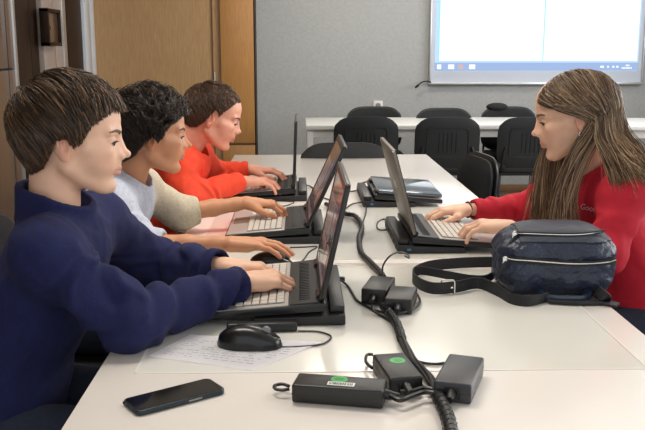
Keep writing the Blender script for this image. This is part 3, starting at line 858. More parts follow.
a5, L5, W5 = top_quad('squarish black adapter on the right of the far adapter pair', ((391, 285.2), (384.5, 297.5), (412, 300.5), (417.5, 286.5)), 0.033, M['adapter'])
def loose(label, pts, r=0.0026, z=None, group=None, nm='power_cable'):
    bm = bmesh.new(); tube(bm, [on_table((p[0], p[1]), p[2] if len(p) > 2 else 0.7535) for p in pts], r, 8, 8)
    return tag(obj(nm, bm, M['cable'], None), label, 'cable', group)
# loop of cord at the left end of the long adapter
cord_child(a1, [on_table(p, 0.762) for p in ((289, 389), (282, 390), (275, 388.5), (275, 385.5), (282, 384), (289, 386))], 0.0028)
cord_child(a2, [on_table(p, 0.762) for p in ((372, 368), (366, 362), (367, 355), (373, 354.5))], 0.0028)
cord_child(a5, [on_table(p, 0.758) for p in ((417, 294), (420, 301), (416, 307), (404, 312), (396, 313))], 0.0028)
cord_child(a1, [on_table(p, 0.765) for p in ((391, 396), (400, 400), (412, 396), (424, 392), (434, 393))], 0.004)
cord_child(a2, [on_table(p, 0.762) for p in ((400, 392), (412, 391), (424, 388), (434, 390))], 0.004)
cord_child(a3, [on_table(p, 0.762) for p in ((458, 396), (450, 396), (443, 399), (437, 392), (430, 383))], 0.0038)

# main cable bundle with spiral wrap
bund = thing('cable_bundle', 'thick bundle of black cables in spiral wrap running down the desk centre', 'cable bundle', (0, 0, 0), group=None)
def path(pts): return [on_table((p[0], p[1]), p[2] if len(p) > 2 else 0.760) for p in pts]
up1 = path([(343, 213), (355, 216), (362, 226), (359, 238), (361, 252), (370, 262), (379, 271), (383, 277)])
up0 = path([(306, 190), (313, 197), (326, 204), (340, 210), (346, 214)])
mid = path([(383, 306), (389, 312), (396, 322), (400, 332), (402, 340)])
low = path([(402, 340), (408, 352), (414, 362), (424, 372), (432, 382), (437, 394), (444, 408), (449, 422), (452, 440)])
bm = bmesh.new(); tube(bm, up0[2:] + up1[1:], 0.0075, 10, 8); obj('sleeve', bm, M['cable'], bund)
def spiral(bm, pts, r, pitch, wd, th=0.0012):
    C = smooth_pts(pts, 30); s = 0; out = []; 
    for i in range(1, len(C)):
        t = (C[i] - C[i-1]); s += t.length; t.normalize()
        u = Vector((0, 0, 1)); sd = t.cross(u).normalized(); a = 2*PI*s/pitch
        out.append(C[i] + u*math.cos(a)*r + sd*math.sin(a)*r)
    tube(bm, out, 0.0011, 5, 1)
bm = bmesh.new(); spiral(bm, up1, 0.0074, 0.013, 0.006); obj('spiral_wrap', bm, M['black_gloss'], bund)
bm = bmesh.new(); tube(bm, mid, 0.0085, 10, 6); obj('sleeve', bm, M['cable'], bund)
bm = bmesh.new(); spiral(bm, mid, 0.0084, 0.012, 0.006); obj('spiral_wrap', bm, M['black_gloss'], bund)
random.seed(3)
for k in range(5):
    off = [Vector((0.0045*math.cos(k*1.26 + i*0.5), 0.004*math.sin(k*1.3 + i*0.4), 0.0045*math.sin(k*1.26 + i*0.5))) for i in range(len(low))]
    bm = bmesh.new(); tube(bm, [p + o for p, o in zip(low, off)], 0.0036, 8, 6); obj('cable', bm, M['cable'], bund)
bm = bmesh.new(); tube(bm, low[5:], 0.0105, 12, 6); obj('sleeve', bm, M['cable'], bund)
bm = bmesh.new(); spiral(bm, low[5:], 0.0105, 0.016, 0.006); obj('spiral_wrap', bm, M['black_gloss'], bund)
# thin cords joining in
loose('thin black cord from the nearest docking station to the adapter pair', [(339, 279, 0.765), (347, 285), (352, 292), (357, 300), (366, 306), (374, 310), (386, 313), (392, 316)], 0.0026)
loose('black cord from the left far adapter down into the bundle', [(372, 306, 0.765), (374, 311, 0.758), (382, 316), (392, 322)], 0.0028)
loose('black cord arching from the girl docking station to the cable bundle', [(383, 276, 0.765), (383, 266, 0.79), (390, 256, 0.815), (400, 252, 0.81), (408, 255, 0.79), (409, 258, 0.775), (405, 256, 0.77)], 0.0022)
loose('black cord running right from the bundle to the grey adapter', [(414, 360, 0.758), (424, 363), (436, 364), (444, 363)], 0.0026)
loose('black cord looping left of the girl docking station', [(394, 222, 0.765), (384, 219), (378, 222), (377, 227), (381, 230), (392, 229)], 0.0022)
loose('thin black cord from the middle docking station across the desk', [(330, 213, 0.765), (338, 211), (346, 208), (352, 204), (362, 202)], 0.0022)
loose('thin black cord running from the closed laptop dock to the bundle', [(366, 206, 0.758), (366, 212), (364, 219), (361, 226)], 0.0022)
loose('short black cord behind the farthest boy laptop', [(303, 185, 0.765), (310, 186), (316, 191), (320, 196), (332, 201), (341, 207)], 0.0024)
loose('short black cord at the upper left of the closed laptop', [(369, 182, 0.775), (362, 183, 0.765), (357, 190), (345, 192), (338, 196)], 0.0024)
# plug at near dock
q = on_table((341, 279), 0.762); bm = bmesh.new(); box(bm, q, (0.018, 0.012, 0.010)); tag(obj('cable_plug', bm, M['black'], None, 0.002), 'small black angled plug beside the nearest laptop lid', 'plug')

# ================================================================== BACKPACK
bc = on_z(562, 299); BX, BY = bc.x, bc.y + 0.085
bag = thing('backpack', 'small navy nylon backpack with two zips lying at the right desk edge', 'backpack', (BX, BY, 0.75), R_(-4))
fd = Field((-0.17, -0.13, -0.005), (0.17, 0.14, 0.21), 0.0028)
fold = lambda P, t: 0.0034*wob(P, 60, 3) + 0.0016*wob(P, 150, 5)
def bagbox(P):
    # pillowy rounded block, narrower at the top, seams pulled in along the zip line
    z = P[2]; t = np.clip((z - 0.09)/0.065, 0, 1)
    hx = 0.131 - 0.030*t**2; hy = 0.088 - 0.020*t**2
    qx = np.abs(P[0] - 0.004*t) - (hx - 0.058); qy = np.abs(P[1] - 0.012*t) - (hy - 0.058); qz = np.abs(z - 0.074) - (0.076 - 0.050)
    d = np.sqrt(np.maximum(qx, 0)**2 + np.maximum(qy, 0)**2 + (np.maximum(qz, 0)*1.12)**2) + np.minimum(np.maximum(qx, np.maximum(qy, qz)), 0) - 0.056
    seam = 0.0040*np.exp(-((z - 0.083)/0.006)**2) + 0.0035*np.exp(-((P[1] + 0.050)/0.006)**2)*(z > 0.11)
    wr = 0.0042*wob(P, 48, 3) + 0.0050*(np.abs(wob(P, 70, 5)) - 0.25) + 0.0026*np.abs(wob(P, 150, 6))
    return d + seam - wr*np.clip((0.13 - z)/0.03, 0.45, 1)
fd.apply(bagbox, (-0.17, -0.13, -0.005), (0.17, 0.14, 0.21), 0.0)
V, F = fd.mesh(); V[:, 2] = np.maximum(V[:, 2], 0.002); V = relax(V, F, 1, 0.3)
# outer surface lookup for zips
def bag_surf(x, z):
    """front (towards the camera) surface y for given x, z"""
    m_ = (abs(V[:, 0] - x) < 0.006) & (abs(V[:, 2] - z) < 0.006)
    return V[m_, 1].min() if m_.any() else -0.09
def bag_top(x, y):
    m_ = (abs(V[:, 0] - x) < 0.006) & (abs(V[:, 1] - y) < 0.006)
    return V[m_, 2].max() if m_.any() else 0.15
np_mesh('shell', V, F, M['bag'], bag)
# charcoal top cover follows the shell
sel = (V[F].mean(1)[:, 2] > 0.122) & (V[F].mean(1)[:, 0] > -0.085)
ids = np.unique(F[sel]); mp_ = {i: k for k, i in enumerate(ids)}
Fc = np.vectorize(mp_.get)(F[sel]); nrm = V[ids] - np.array([0, 0.02, 0.06]); nrm /= np.linalg.norm(nrm, axis=1)[:, None]
top = np_mesh('top_cover', V[ids] + nrm*0.0022, Fc, M['bag_grey'], bag)
md = top.modifiers.new('thick', 'SOLIDIFY'); md.thickness = 0.0018
z1 = [(x, bag_surf(x, z) - 0.002, z) for x, z in ((-0.118, 0.086), (-0.10, 0.086), (-0.06, 0.085), (-0.02, 0.082), (0.02, 0.080), (0.06, 0.081), (0.10, 0.084), (0.118, 0.086))]
def zipper(pts, up):
    bm = bmesh.new(); tube(bm, pts, 0, sub=6, flat=(0.012, 0.0016), up=up); zt_ = obj('zip_tape', bm, M['webbing'], bag)
    bm = bmesh.new(); tube(bm, [Vector(p) + Vector((0, -0.0012, 0.0004)) for p in pts], 0.0017, 6, 6); obj('zip_teeth', bm, M['chrome'], zt_)
zipper(z1, (0, 0, 1))
z2 = []
for x, y in ((-0.095, -0.045), (-0.07, -0.052), (-0.03, -0.054), (0.01, -0.056), (0.05, -0.054), (0.085, -0.045), (0.104, -0.02)):
    z2.append((x, y, bag_top(x, y) + 0.002))
zipper(z2, (0, -0.7, 0.7))
def puller(p):
    bm = bmesh.new(); cyl(bm, p, Vector(p) + Vector((0, -0.004, 0)), 0.006, n=14); box(bm, Vector(p) + Vector((-0.003, -0.006, -0.004)), (0.006, 0.003, 0.012)); z_ = obj('zip_slider', bm, M['chrome'], bag, 0.001)
    bm = bmesh.new(); e = Vector(p) + Vector((-0.020, -0.012, -0.045)); tube(bm, [Vector(p) + Vector((0, -0.007, -0.006)), Vector(p) + Vector((-0.010, -0.013, -0.022)), e], 0.003, 7, 5); obj('zip_pull', bm, M['webbing'], bag)
puller(z1[0]); puller(z2[0])
# leather carry loop at the bottom front
bm = bmesh.new(); tube(bm, [(-0.035, -0.078, 0.016), (-0.045, -0.10, 0.012), (-0.01, -0.118, 0.010), (0.04, -0.116, 0.010), (0.062, -0.10, 0.012), (0.052, -0.08, 0.016)], 0, sub=6, flat=(0.016, 0.006), up=(0, 0, 1)); obj('carry_loop', bm, M['leather'], bag, 0.0015)
# shoulder straps (rigid parts of the bag) in world coordinates
binv = (Matrix.Translation(bag.location) @ Matrix.Rotation(bag.rotation_euler.z, 4, 'Z')).inverted()
def bpt(px, py, z): return binv @ on_z(px, py, z)
bm = bmesh.new()
tube(bm, [bpt(506, 262, 0.775), bpt(487, 262, 0.768), bpt(460, 263, 0.766), bpt(430, 266, 0.766), bpt(414, 273, 0.766), bpt(416, 281, 0.766), bpt(432, 288, 0.766), bpt(455, 287, 0.766), bpt(478, 283, 0.766), bpt(497, 290, 0.764), bpt(512, 299, 0.762), bpt(530, 302, 0.760), bpt(548, 298, 0.758)], 0, sub=8, flat=(0.027, 0.0026), up=(0, -0.05, 1))
obj('shoulder_strap', bm, M['webbing'], bag)
bm = bmesh.new()
tube(bm, [bpt(414, 271, 0.770), bpt(425, 271, 0.770), bpt(447, 275, 0.770), bpt(470, 279, 0.770), bpt(486, 279, 0.768), bpt(497, 272, 0.768), bpt(500, 268, 0.768)], 0, sub=8, flat=(0.020, 0.0024), up=(0, -0.05, 1))
obj('shoulder_strap', bm, M['webbing'], bag)
bm = bmesh.new(); c_ = bpt(447.5, 286.5, 0.766); c_.y -= 0.004
fr_ = [(c_.x + a, c_.y - 0.004, c_.z + b) for a, b in rrect(0.030, 0.034, 0.006, 3)]
tube(bm, fr_, 0.0018, 7, 1, closed=True); box(bm, (c_.x, c_.y - 0.003, c_.z), (0.022, 0.004, 0.0035)); obj('buckle', bm, M['chrome'], bag)
bm = bmesh.new()
tube(bm, [bpt(548, 300, 0.757), bpt(575, 302, 0.756), bpt(600, 302, 0.755), bpt(618, 305, 0.754)], 0, sub=8, flat=(0.004, 0.026), up=(0, 0, 1)); obj('strap_tail', bm, M['webbing'], bag)
bm = bmesh.new(); c_ = bpt(603, 297, 0.762); box(bm, c_, (0.018, 0.006, 0.022)); obj('buckle', bm, M['chrome'], bag, 0.002)
bm = bmesh.new()
tube(bm, [bpt(597, 290, 0.775), bpt(606, 298, 0.765), (ER - BX + 0.012, -0.055, -0.0), (ER - BX + 0.028, -0.052, -0.06), (ER - BX + 0.034, -0.045, -0.13)], 0, sub=8, flat=(0.004, 0.022), up=(0.3, 1, 0)); obj('strap_tail', bm, M['webbing'], bag)

# ================================================================== PEOPLE
def rotm(yaw, pitch=0, roll=0):
    return np.array(Matrix.Rotation(yaw, 3, 'Z') @ Matrix.Rotation(pitch, 3, 'Y') @ Matrix.Rotation(roll, 3, 'X'), dtype=float)
def unit(v): v = np.array(v, float); return v / np.linalg.norm(v)

def head_mesh(female=False, cheek=1.0, h=0.0019, neck_end=(-0.05, 0, -0.19), neck_r=0.041, jaw=1.0, nose=1.0, open_=1.0):
    fd = Field((-0.135, -0.098, -0.22), (0.125, 0.098, 0.118), h)
    fd.ell((-0.018, 0, 0.028), (0.094, 0.073, 0.080))
    fd.ell((0.018, 0, 0.036), (0.0635, 0.059, 0.056), 0.02)
    fd.ell((-0.012, 0, -0.012), (0.058, 0.0660, 0.050), 0.02)
    fd.ell((0.024, 0, -0.026), (0.0545, 0.0560, 0.054), 0.02)
    fd.ell((0.050, 0, -0.050), (0.0325, 0.034, 0.026), 0.016)
    fd.ell((0.021, 0, -0.070), (0.042, 0.040*jaw, 0.024), 0.016)
    for s in (-1, 1):
        fd.cone((-0.010, s*0.0485*jaw, -0.052), (0.049, s*0.015*jaw, -0.0915), 0.0130, 0.0118, 0.022)
        fd.ell((0.044, s*0.033, -0.037), (0.024*cheek, 0.022*cheek, 0.025*cheek), 0.02)
        fd.cone((0.060, s*0.043, -0.018), (0.025, s*0.058, -0.012), 0.009, 0.008, 0.018)
    fd.ell((0.0615, 0, -0.0915), (0.0160, 0.0175, 0.0145), 0.014)
    # neck
    fd.cone((-0.036, 0, -0.040), neck_end, neck_r, neck_r*1.08, 0.014)
    # brow ridge, sockets
    for s in (-1, 1):
        fd.cone((0.0765, s*0.012, 0.0165), (0.0635, s*0.043, 0.0165), 0.0070, 0.0065, 0.012)
        fd.ell((0.0905, s*0.030, -0.0040), (0.0150, 0.0165, 0.0115), 0.009, 'sub')
    # nose
    n = nose
    fd.cone((0.0755, 0, 0.012), (0.0890 + 0.002*n, 0, -0.0255), 0.0062, 0.0072, 0.010)
    for s in (-1, 1): fd.cone((0.068, s*0.005, -0.002), (0.0790, s*0.0085, -0.0290), 0.0070, 0.0100, 0.010)
    fd.ell((0.0930 + 0.0030*n, 0, -0.0285), (0.0082, 0.0084, 0.0074), 0.006)
    fd.ell((0.0740, 0, -0.0450), (0.0120, 0.0170, 0.0120), 0.008)
    for s in (-1, 1):
        fd.ell((0.0860, s*0.0098, -0.0330), (0.0080, 0.0058, 0.0058), 0.005)
        fd.ell((0.0910, s*0.0050, -0.0382), (0.0040, 0.0024, 0.0030), 0.002, 'sub')
    # lips
    for s in (-1, 1):
        fd.cone((0.0822, 0, -0.0550), (0.0705, s*0.019, -0.0585), 0.0046, 0.0022, 0.004)
        fd.cone((0.0800, 0, -0.0655), (0.0700, s*0.017, -0.0610), 0.0052, 0.0022, 0.004)
        fd.cone((0.0885, 0, -0.0600), (0.0740, s*0.0205, -0.0598), 0.0015, 0.0013, 0.002, 'sub')
    fd.ell((0.0885, 0, -0.0775), (0.010, 0.018, 0.0060), 0.008, 'sub')
    fd.ell((0.0900, 0, -0.0455), (0.006, 0.003, 0.0060), 0.004, 'sub')
    # eyelids round the eyeball, with an almond opening
    for s in (-1, 1):
        c = (0.0635, s*0.0305, -0.0040)
        fd.ell(c, (0.0140, 0.0152, 0.0132), 0.004)
        fd.ell((0.0760, s*0.0325, -0.0060), (0.0125, 0.0140, 0.0044*open_), 0.0010, 'sub')
    # ears
    for s in (-1, 1):
        Rm = rotm(0, math.radians(-12), 0) @ rotm(s*math.radians(26), 0, 0)
        fd.ell((-0.018, s*0.0720, -0.008), (0.0175, 0.0065, 0.0280), 0.004, rot=Rm)
        fd.ell((-0.0135, s*0.0795, -0.004), (0.0110, 0.0052, 0.0190), 0.003, 'sub', rot=Rm)
        fd.cone((-0.020, s*0.0755, 0.010), (-0.017, s*0.0745, -0.016), 0.0026, 0.0026, 0.003)
        fd.ell((-0.0045, s*0.0700, -0.010), (0.0040, 0.0035, 0.0055), 0.003)
        fd.ell((-0.0120, s*0.0715, -0.0315), (0.0080, 0.0050, 0.0080), 0.005)
    V, F = fd.mesh()
    # surface tint: lips, lash line, cheeks, ears
    C = np.ones((len(V), 3))
    x, y, z = V.T; ay = np.abs(y)
    lip = np.clip(1.35 - (((z + 0.0600) / 0.0090)**2 + (ay / 0.0225)**2), 0, 1)
    lip *= (x > 0.066)
    C *= 1 - lip[:, None]*np.array([0.14, 0.40, 0.34])*(1.0 if female else 0.85)
    ck = np.exp(-(((x-0.052)/0.022)**2 + ((ay-0.044)/0.018)**2 + ((z+0.034)/0.018)**2))
    C *= 1 - ck[:, None]*np.array([0.02, 0.14, 0.13])
    er = np.clip((ay - 0.069)/0.006, 0, 1)*(z < 0.03); C *= 1 - er[:, None]*np.array([0.03, 0.18, 0.18])
    nt_ = np.exp(-(((x-0.100)/0.012)**2 + (y/0.012)**2 + ((z+0.030)/0.01)**2)); C *= 1 - nt_[:, None]*np.array([0.01, 0.10, 0.10])
    sk = np.exp(-(((ay-0.031)/0.016)**2 + ((z+0.003)/0.010)**2))*(x > 0.05); C *= 1 - sk[:, None]*np.array([0.10, 0.14, 0.12])
    return V, F, C

EYE_C = (0.0635, 0.0305, -0.0040)
def eye_mesh(s, iris):
    """eyeball in head coordinates looking along +x and a bit down"""
    n, m_ = 32, 24; c = np.array([EYE_C[0], s*EYE_C[1], EYE_C[2]]); V = []; F = []; C = []
    look = unit((1, s*0.18, -0.16))
    q = np.array(Vector((1, 0, 0)).rotation_difference(Vector(look)).to_matrix())
    for i in range(m_ + 1):
        th = PI*i/m_
        for j in range(n):
            a = 2*PI*j/n; d = np.array([math.cos(th), math.sin(th)*math.cos(a), math.sin(th)*math.sin(a)])
            V.append(c + q @ (d*(0.01235 + 0.0006*max(0, 1 - th/0.55))))
            C.append((0.012, 0.010, 0.010) if th < 0.26 else (iris if th < 0.58 else (0.62, 0.57, 0.55)))
    for i in range(m_):
        for j in range(n): F.append((i*n+j, (i+1)*n+j, (i+1)*n+(j+1) % n, i*n+(j+1) % n))
    return np.array(V), np.array(F), np.array(C)
def lash_mesh(s, col):
    """upper lash line hugging the lid margin plus short lashes"""
    c = np.array([EYE_C[0], s*EYE_C[1], EYE_C[2]]); pts = []
    for u in np.linspace(0, 1, 12):
        az = math.radians(-38 + 108*u)*s
        el = math.radians(1 + 15*math.sin(PI*min(1, u*1.05))**0.8 - 6*u)
        r = 0.0143
        pts.append(c + r*np.array([math.cos(az)*math.cos(el), math.sin(az)*math.cos(el), math.sin(el)]))
    pts = np.array(pts)
    Rr = np.full((1, 12), 0.00105); Rr[0, 0] = Rr[0, -1] = 0.0004
    V, F, C = tubes(pts[None], Rr, np.array([col]), n=5)
    ch = [(V, F, C)]
    P = []
    for k in range(26):
        u = (k + 0.5)/26*11; i = int(u); b = pts[i]*(1-(u-i)) + pts[min(i+1, 11)]*(u-i)
        o = unit(b - c); e = b + o*0.0050 + np.array([0.001, 0, -0.0008]); P.append([b, (b+e)/2 + np.array([0, 0, -0.0006]), e])
    Vn, Fn, Cn = tubes(np.array(P), np.tile([0.00034, 0.0003, 0.00012], (26, 1)), np.tile(np.array(col), (26, 1)))
    ch.append((Vn, Fn, Cn))
    return join(ch)

def hand_field(wrist, Fv, Uv, side, sc=1.0, curl=(25, 32, 24), elbow=None, fr=0.024, wr=0.020, thumb=(0.6,), fspread=1.0, curls=None, h=0.0019):
    """hand skinned from capsules. Fv forward, Uv back-of-hand normal, side=+1/-1 thumb along +-(F x U)"""
    Fv = unit(Fv); Uv = np.array(Uv, float); Uv = unit(Uv - Fv*(Uv @ Fv)); Sv = np.cross(Fv, Uv)*side
    w = np.array(wrist, float)
    pts = [w]
    def g(f, s, u): return w + sc*(Fv*f + Sv*s + Uv*u)
    segs = []
    kn = [(0.074, 0.027, 0.003), (0.078, 0.0095, 0.006), (0.074, -0.0085, 0.004), (0.066, -0.0245, 0.0)]
    lens = [(0.036, 0.022, 0.018), (0.040, 0.025, 0.019), (0.037, 0.023, 0.018), (0.029, 0.018, 0.016)]
    for i, (k, L) in enumerate(zip(kn, lens)):
        segs.append((g(0.004, k[1]*0.55, 0), g(*k), 0.0125*sc, 0.0102*sc, 0.010))
    segs.append((g(0.0, 0.012, 0), g(0.035, 0.022, -0.002), 0.014*sc, 0.013*sc, 0.012))
    segs.append((g(0.0, -0.012, 0), g(0.040, -0.018, -0.003), 0.014*sc, 0.013*sc, 0.012))
    fing = []
    for i, (k, L) in enumerate(zip(kn, lens)):
        p = g(*k); ang = 0.0; cs = curls[i] if curls else curl
        sp = (0.10, 0.02, -0.05, -0.14)[i]*fspread
        r = (0.0083, 0.0084, 0.0081, 0.0072)[i]*sc
        for j in range(3):
            ang += math.radians(cs[j])
            d = Fv*math.cos(ang)*math.cos(sp) + Sv*math.sin(sp) - Uv*math.sin(ang)
            q = p + d*L[j]*sc; r2 = r*0.91
            fing.append((p, q, r, r2, 0.0025 if j else 0.005)); p = q; r = r2
    th = thumb[0]
    t0 = g(0.012, 0.016, -0.004); t1 = g(0.040, 0.036 + 0.012*th, -0.012); t2 = g(0.066, 0.042 + 0.018*th, -0.018); t3 = g(0.086, 0.040 + 0.018*th, -0.024)
    fing += [(t0, t1, 0.0125*sc, 0.0108*sc, 0.010), (t1, t2, 0.0100*sc, 0.0088*sc, 0.004), (t2, t3, 0.0088*sc, 0.0070*sc, 0.002)]
    allp = [p for s_ in segs + fing for p in (s_[0], s_[1])]
    arm = []
    if elbow is not None:
        e = np.array(elbow, float); mid = w + (e - w)*0.5
        arm = [(w + (e-w)*0.02, w + (e-w)*0.16, wr, wr*1.02, 0.012), (w + (e-w)*0.16, mid, wr*1.02, fr*0.96, 0.01), (mid, e, fr*0.96, fr*1.08, 0.01)]
        allp += [mid, e]
    lo = np.min(allp, 0) - 0.035; hi = np.max(allp, 0) + 0.035
    fd = Field(lo, hi, h)
    for a in arm: fd.cone(*a[:4], a[4])
    for a in segs: fd.cone(*a[:4], a[4])
    for a in fing: fd.cone(*a[:4], a[4])
    V, F = fd.mesh()
    V = relax(V, F, 1, 0.3)
    C = np.ones((len(V), 3))
    tips = [fing[3*i+2][1] for i in range(4)] + [t3]
    for t in tips:
        d = np.linalg.norm(V - t, axis=1); C *= 1 - (np.exp(-(d/0.010)**2))[:, None]*np.array([0.02, 0.14, 0.12])
    for k in kn:
        d = np.linalg.norm(V - g(k[0], k[1], 0.012), axis=1); C *= 1 - (np.exp(-(d/0.008)**2))[:, None]*np.array([0.01, 0.07, 0.07])
    return V, F, C

def join(chunks):
    Vs, Fs, Cs, n = [], [], [], 0
    for V, F, C in chunks:
        Vs.append(V); Fs.append(F + n); Cs.append(C); n += len(V)
    return np.concatenate(Vs), np.concatenate(Fs), np.concatenate(Cs)

# ---------------- hair
SC_, SR_ = np.array([-0.018, 0, 0.028]), np.array([0.094, 0.0735, 0.080])
def lowfac(z): return np.interp(z, [-0.16, -0.075, -0.055, -0.035, -0.015, 0.005, 0.028], [0.60, 0.62, 0.70, 0.82, 0.92, 0.975, 1.0])
def scalp_proj(P, off, floor_z=0.0):
    q = P - SC_; r = SR_ + off
    low = P[:, 2] < SC_[2]
    s = np.sqrt(((q / r)**2).sum(1)) + 1e-9
    out = q / s[:, None]
    h = np.sqrt((q[:, 0]/r[0])**2 + (q[:, 1]/r[1])**2) + 1e-9
    f = lowfac(P[:, 2])
    out[low, 0] = (q[:, 0]/h*f)[low]; out[low, 1] = (q[:, 1]/h*f)[low]; out[low, 2] = q[low, 2]
    s = np.where(low, h/f, s)
    return SC_ + out, s
def scalp_n(pr):
    nn = (pr - SC_)/SR_**2; lo = pr[:, 2] < SC_[2]; nn[lo, 2] = -np.minimum(0.6, (SC_[2] - pr[lo, 2])*9)*np.sqrt((nn[lo, :2]**2).sum(1))
    return nn / (np.linalg.norm(nn, axis=1)[:, None] + 1e-9)
def tubes(P, Rr, C, n=3, shade=None):
    """P: (N,S,3) centre lines, Rr: (N,S) radii, C: (N,3) colours"""
    N, S_, _ = P.shape
    T = np.gradient(P, axis=1); T /= np.linalg.norm(T, axis=2)[:, :, None] + 1e-9
    ref = np.tile(np.array([0.31, 0.17, 0.93]), (N, S_, 1))
    U = np.cross(T, ref); U /= np.linalg.norm(U, axis=2)[:, :, None] + 1e-9
    W = np.cross(T, U)
    ang = 2*PI*np.arange(n)/n
    V = P[:, :, None, :] + Rr[:, :, None, None]*(U[:, :, None, :]*np.cos(ang)[None, None, :, None] + W[:, :, None, :]*np.sin(ang)[None, None, :, None])
    V = V.reshape(-1, 3)
    base = (np.arange(N)[:, None, None]*S_ + np.arange(S_-1)[None, :, None])*n
    k = np.arange(n)[None, None, :]; k2 = (k + 1) % n
    F = np.stack([base + k, base + k2, base + n + k2, base + n + k], -1).reshape(-1, 4)
    Cc = np.repeat(C, S_*n, axis=0)
    if shade is not None: Cc = Cc * np.repeat(shade.reshape(-1), n)[:, None]
    return V, F, Cc

def hairline(x):   # lowest z of rooted hair for |y| side, as a function of x
    return np.interp(x, [-0.13, -0.075, -0.05, -0.034, -0.008, 0.004, 0.018, 0.034, 0.050, 0.062, 0.080], [-0.058, -0.060, -0.040, -0.014, 0.012, -0.004, 0.010, 0.042, 0.056, 0.066, 0.078])

def roots(n, rs, line=hairline, zadd=0.0):
    out = []
    tot = 0
    c = np.array([-0.018, 0, 0.028]); r = np.array([0.094, 0.0735, 0.080])
    while tot < n:
        d = rs.normal(size=(n*3, 3)); d /= np.linalg.norm(d, axis=1)[:, None]
        d[:, 2] -= 0.25; d /= np.linalg.norm(d, axis=1)[:, None]
        p = c + d*r
        p, _ = scalp_proj(p, 0.0)
        k = p[:, 2] > line(p[:, 0]) + zadd
        out.append(p[k]); tot += k.sum()
    return np.concatenate(out)[:n]

def short_hair(seed, n, crown, length, colors, off=0.012, lift=0.006, sweep=(0, 0, 0), noise=0.15, curl=0.0, rad=0.0011, stop=0.016, front_long=0.0, steps=10, tuft=0.0, line=hairline, curlf=140, ragged=0.012):
    rs = np.random.RandomState(seed)
    R0 = roots(n, rs, line)
    crown = np.array(crown, float)
    P = np.zeros((n, steps, 3)); P[:, 0] = R0
    fr = np.clip((R0[:, 0] - 0.0)/0.07, 0, 1)
    L = length*(0.7 + 0.6*rs.rand(n)) + front_long*fr*(0.7 + 0.5*rs.rand(n))
    st = L/(steps - 1)
    layer = off*(0.35 + 0.65*rs.rand(n))
    d = R0 - crown; d /= np.linalg.norm(d, axis=1)[:, None] + 1e-6
    # clumps share a direction offset
    cell = np.floor((R0 + 1)/0.018).astype(int); hsh = (cell[:, 0]*73 + cell[:, 1]*179 + cell[:, 2]*283) % 997
    cj = rs.normal(size=(997, 3))[hsh]*noise
    d = d + cj + rs.normal(size=(n, 3))*noise*0.35 + np.array(sweep)
    alive = np.ones((n, steps)); lowest = line(R0[:, 0])
    for k in range(1, steps):
        t = k/(steps-1)
        cur = P[:, k-1]
        nrm = scalp_n(cur)
        dd = d + np.array([0, 0, -0.35])*t
        if curl: dd = dd + curl*np.stack([np.sin(curlf*(cur[:, 1]+cur[:, 2]) + hsh), np.sin(curlf*(cur[:, 0]-cur[:, 2]) + 2*hsh), np.sin(curlf*(cur[:, 0]+cur[:, 1]) + 3*hsh)], 1)
        dd = dd - nrm*(dd*nrm).sum(1)[:, None]; dd /= np.linalg.norm(dd, axis=1)[:, None] + 1e-6
        nx = cur + dd*st[:, None]
        pr, s = scalp_proj(nx, 0.0)
        nn = scalp_n(pr)
        tgt = pr + nn*(layer*np.interp(pr[:, 2], [-0.07, 0.02], [0.22, 1.0])*np.interp(pr[:, 0], [-0.11, -0.04], [0.6, 1.0]) + lift*t*rs.rand(n) + tuft*(hsh % 7)/7*t)[:, None]*min(1, t*2.5 + 0.2)
        P[:, k] = tgt
        lim = line(tgt[:, 0]) - stop - fr*(0.010 + ragged*((hsh % 13)/13.0 - 0.3)) - 0.004*rs.rand(n)
        alive[:, k] = alive[:, k-1]*(tgt[:, 2] > lim)
    tt = np.linspace(0, 1, steps)[None, :]
    Rr = rad*(0.8 + 0.5*rs.rand(n))[:, None]*np.where(tt < 0.75, 1.0, np.clip(1.2 - (tt-0.75)*4.2, 0.15, 1))
    # freeze dead ends on the last living point
    for k in range(1, steps):
        dead = alive[:, k] < 0.5; P[dead, k] = P[dead, k-1] + np.array([0, 0, -0.0004]); Rr[dead, k] = 0.0002
    ci = rs.rand(n); cols = np.array(colors)
    base = cols[np.minimum((ci*len(cols)).astype(int), len(cols)-1)]*(0.75 + 0.5*rs.rand(n))[:, None]*(0.8 + 0.4*((hsh % 11)/10))[:, None]
    return tubes(P, Rr, base)

def cap_mesh(off, colr, line=hairline, amp=0.003, seed=1):
    fd = Field((-0.14, -0.11, -0.10), (0.11, 0.11, 0.14), 0.003)
    r = SR_ + off
    def shell(P):
        f = lowfac(P[2]); zz = np.maximum(P[2] - SC_[2], 0)
        k = np.sqrt(((P[0]-SC_[0])/(r[0]*f))**2 + ((P[1])/(r[1]*f))**2 + (zz/r[2])**2)
        return (k - 1)*0.075 - amp*wob(P, 90, seed)
    fd.apply(shell, (-0.2,)*3, (0.2,)*3, 0.0)
    fd.apply(lambda P: (line(P[0]) + 0.002 - P[2]) + 0*P[1], (-0.2,)*3, (0.2,)*3, 0.005, 'int')
    V, F = fd.mesh(); return V, F, np.tile(np.array(colr), (len(V), 1))

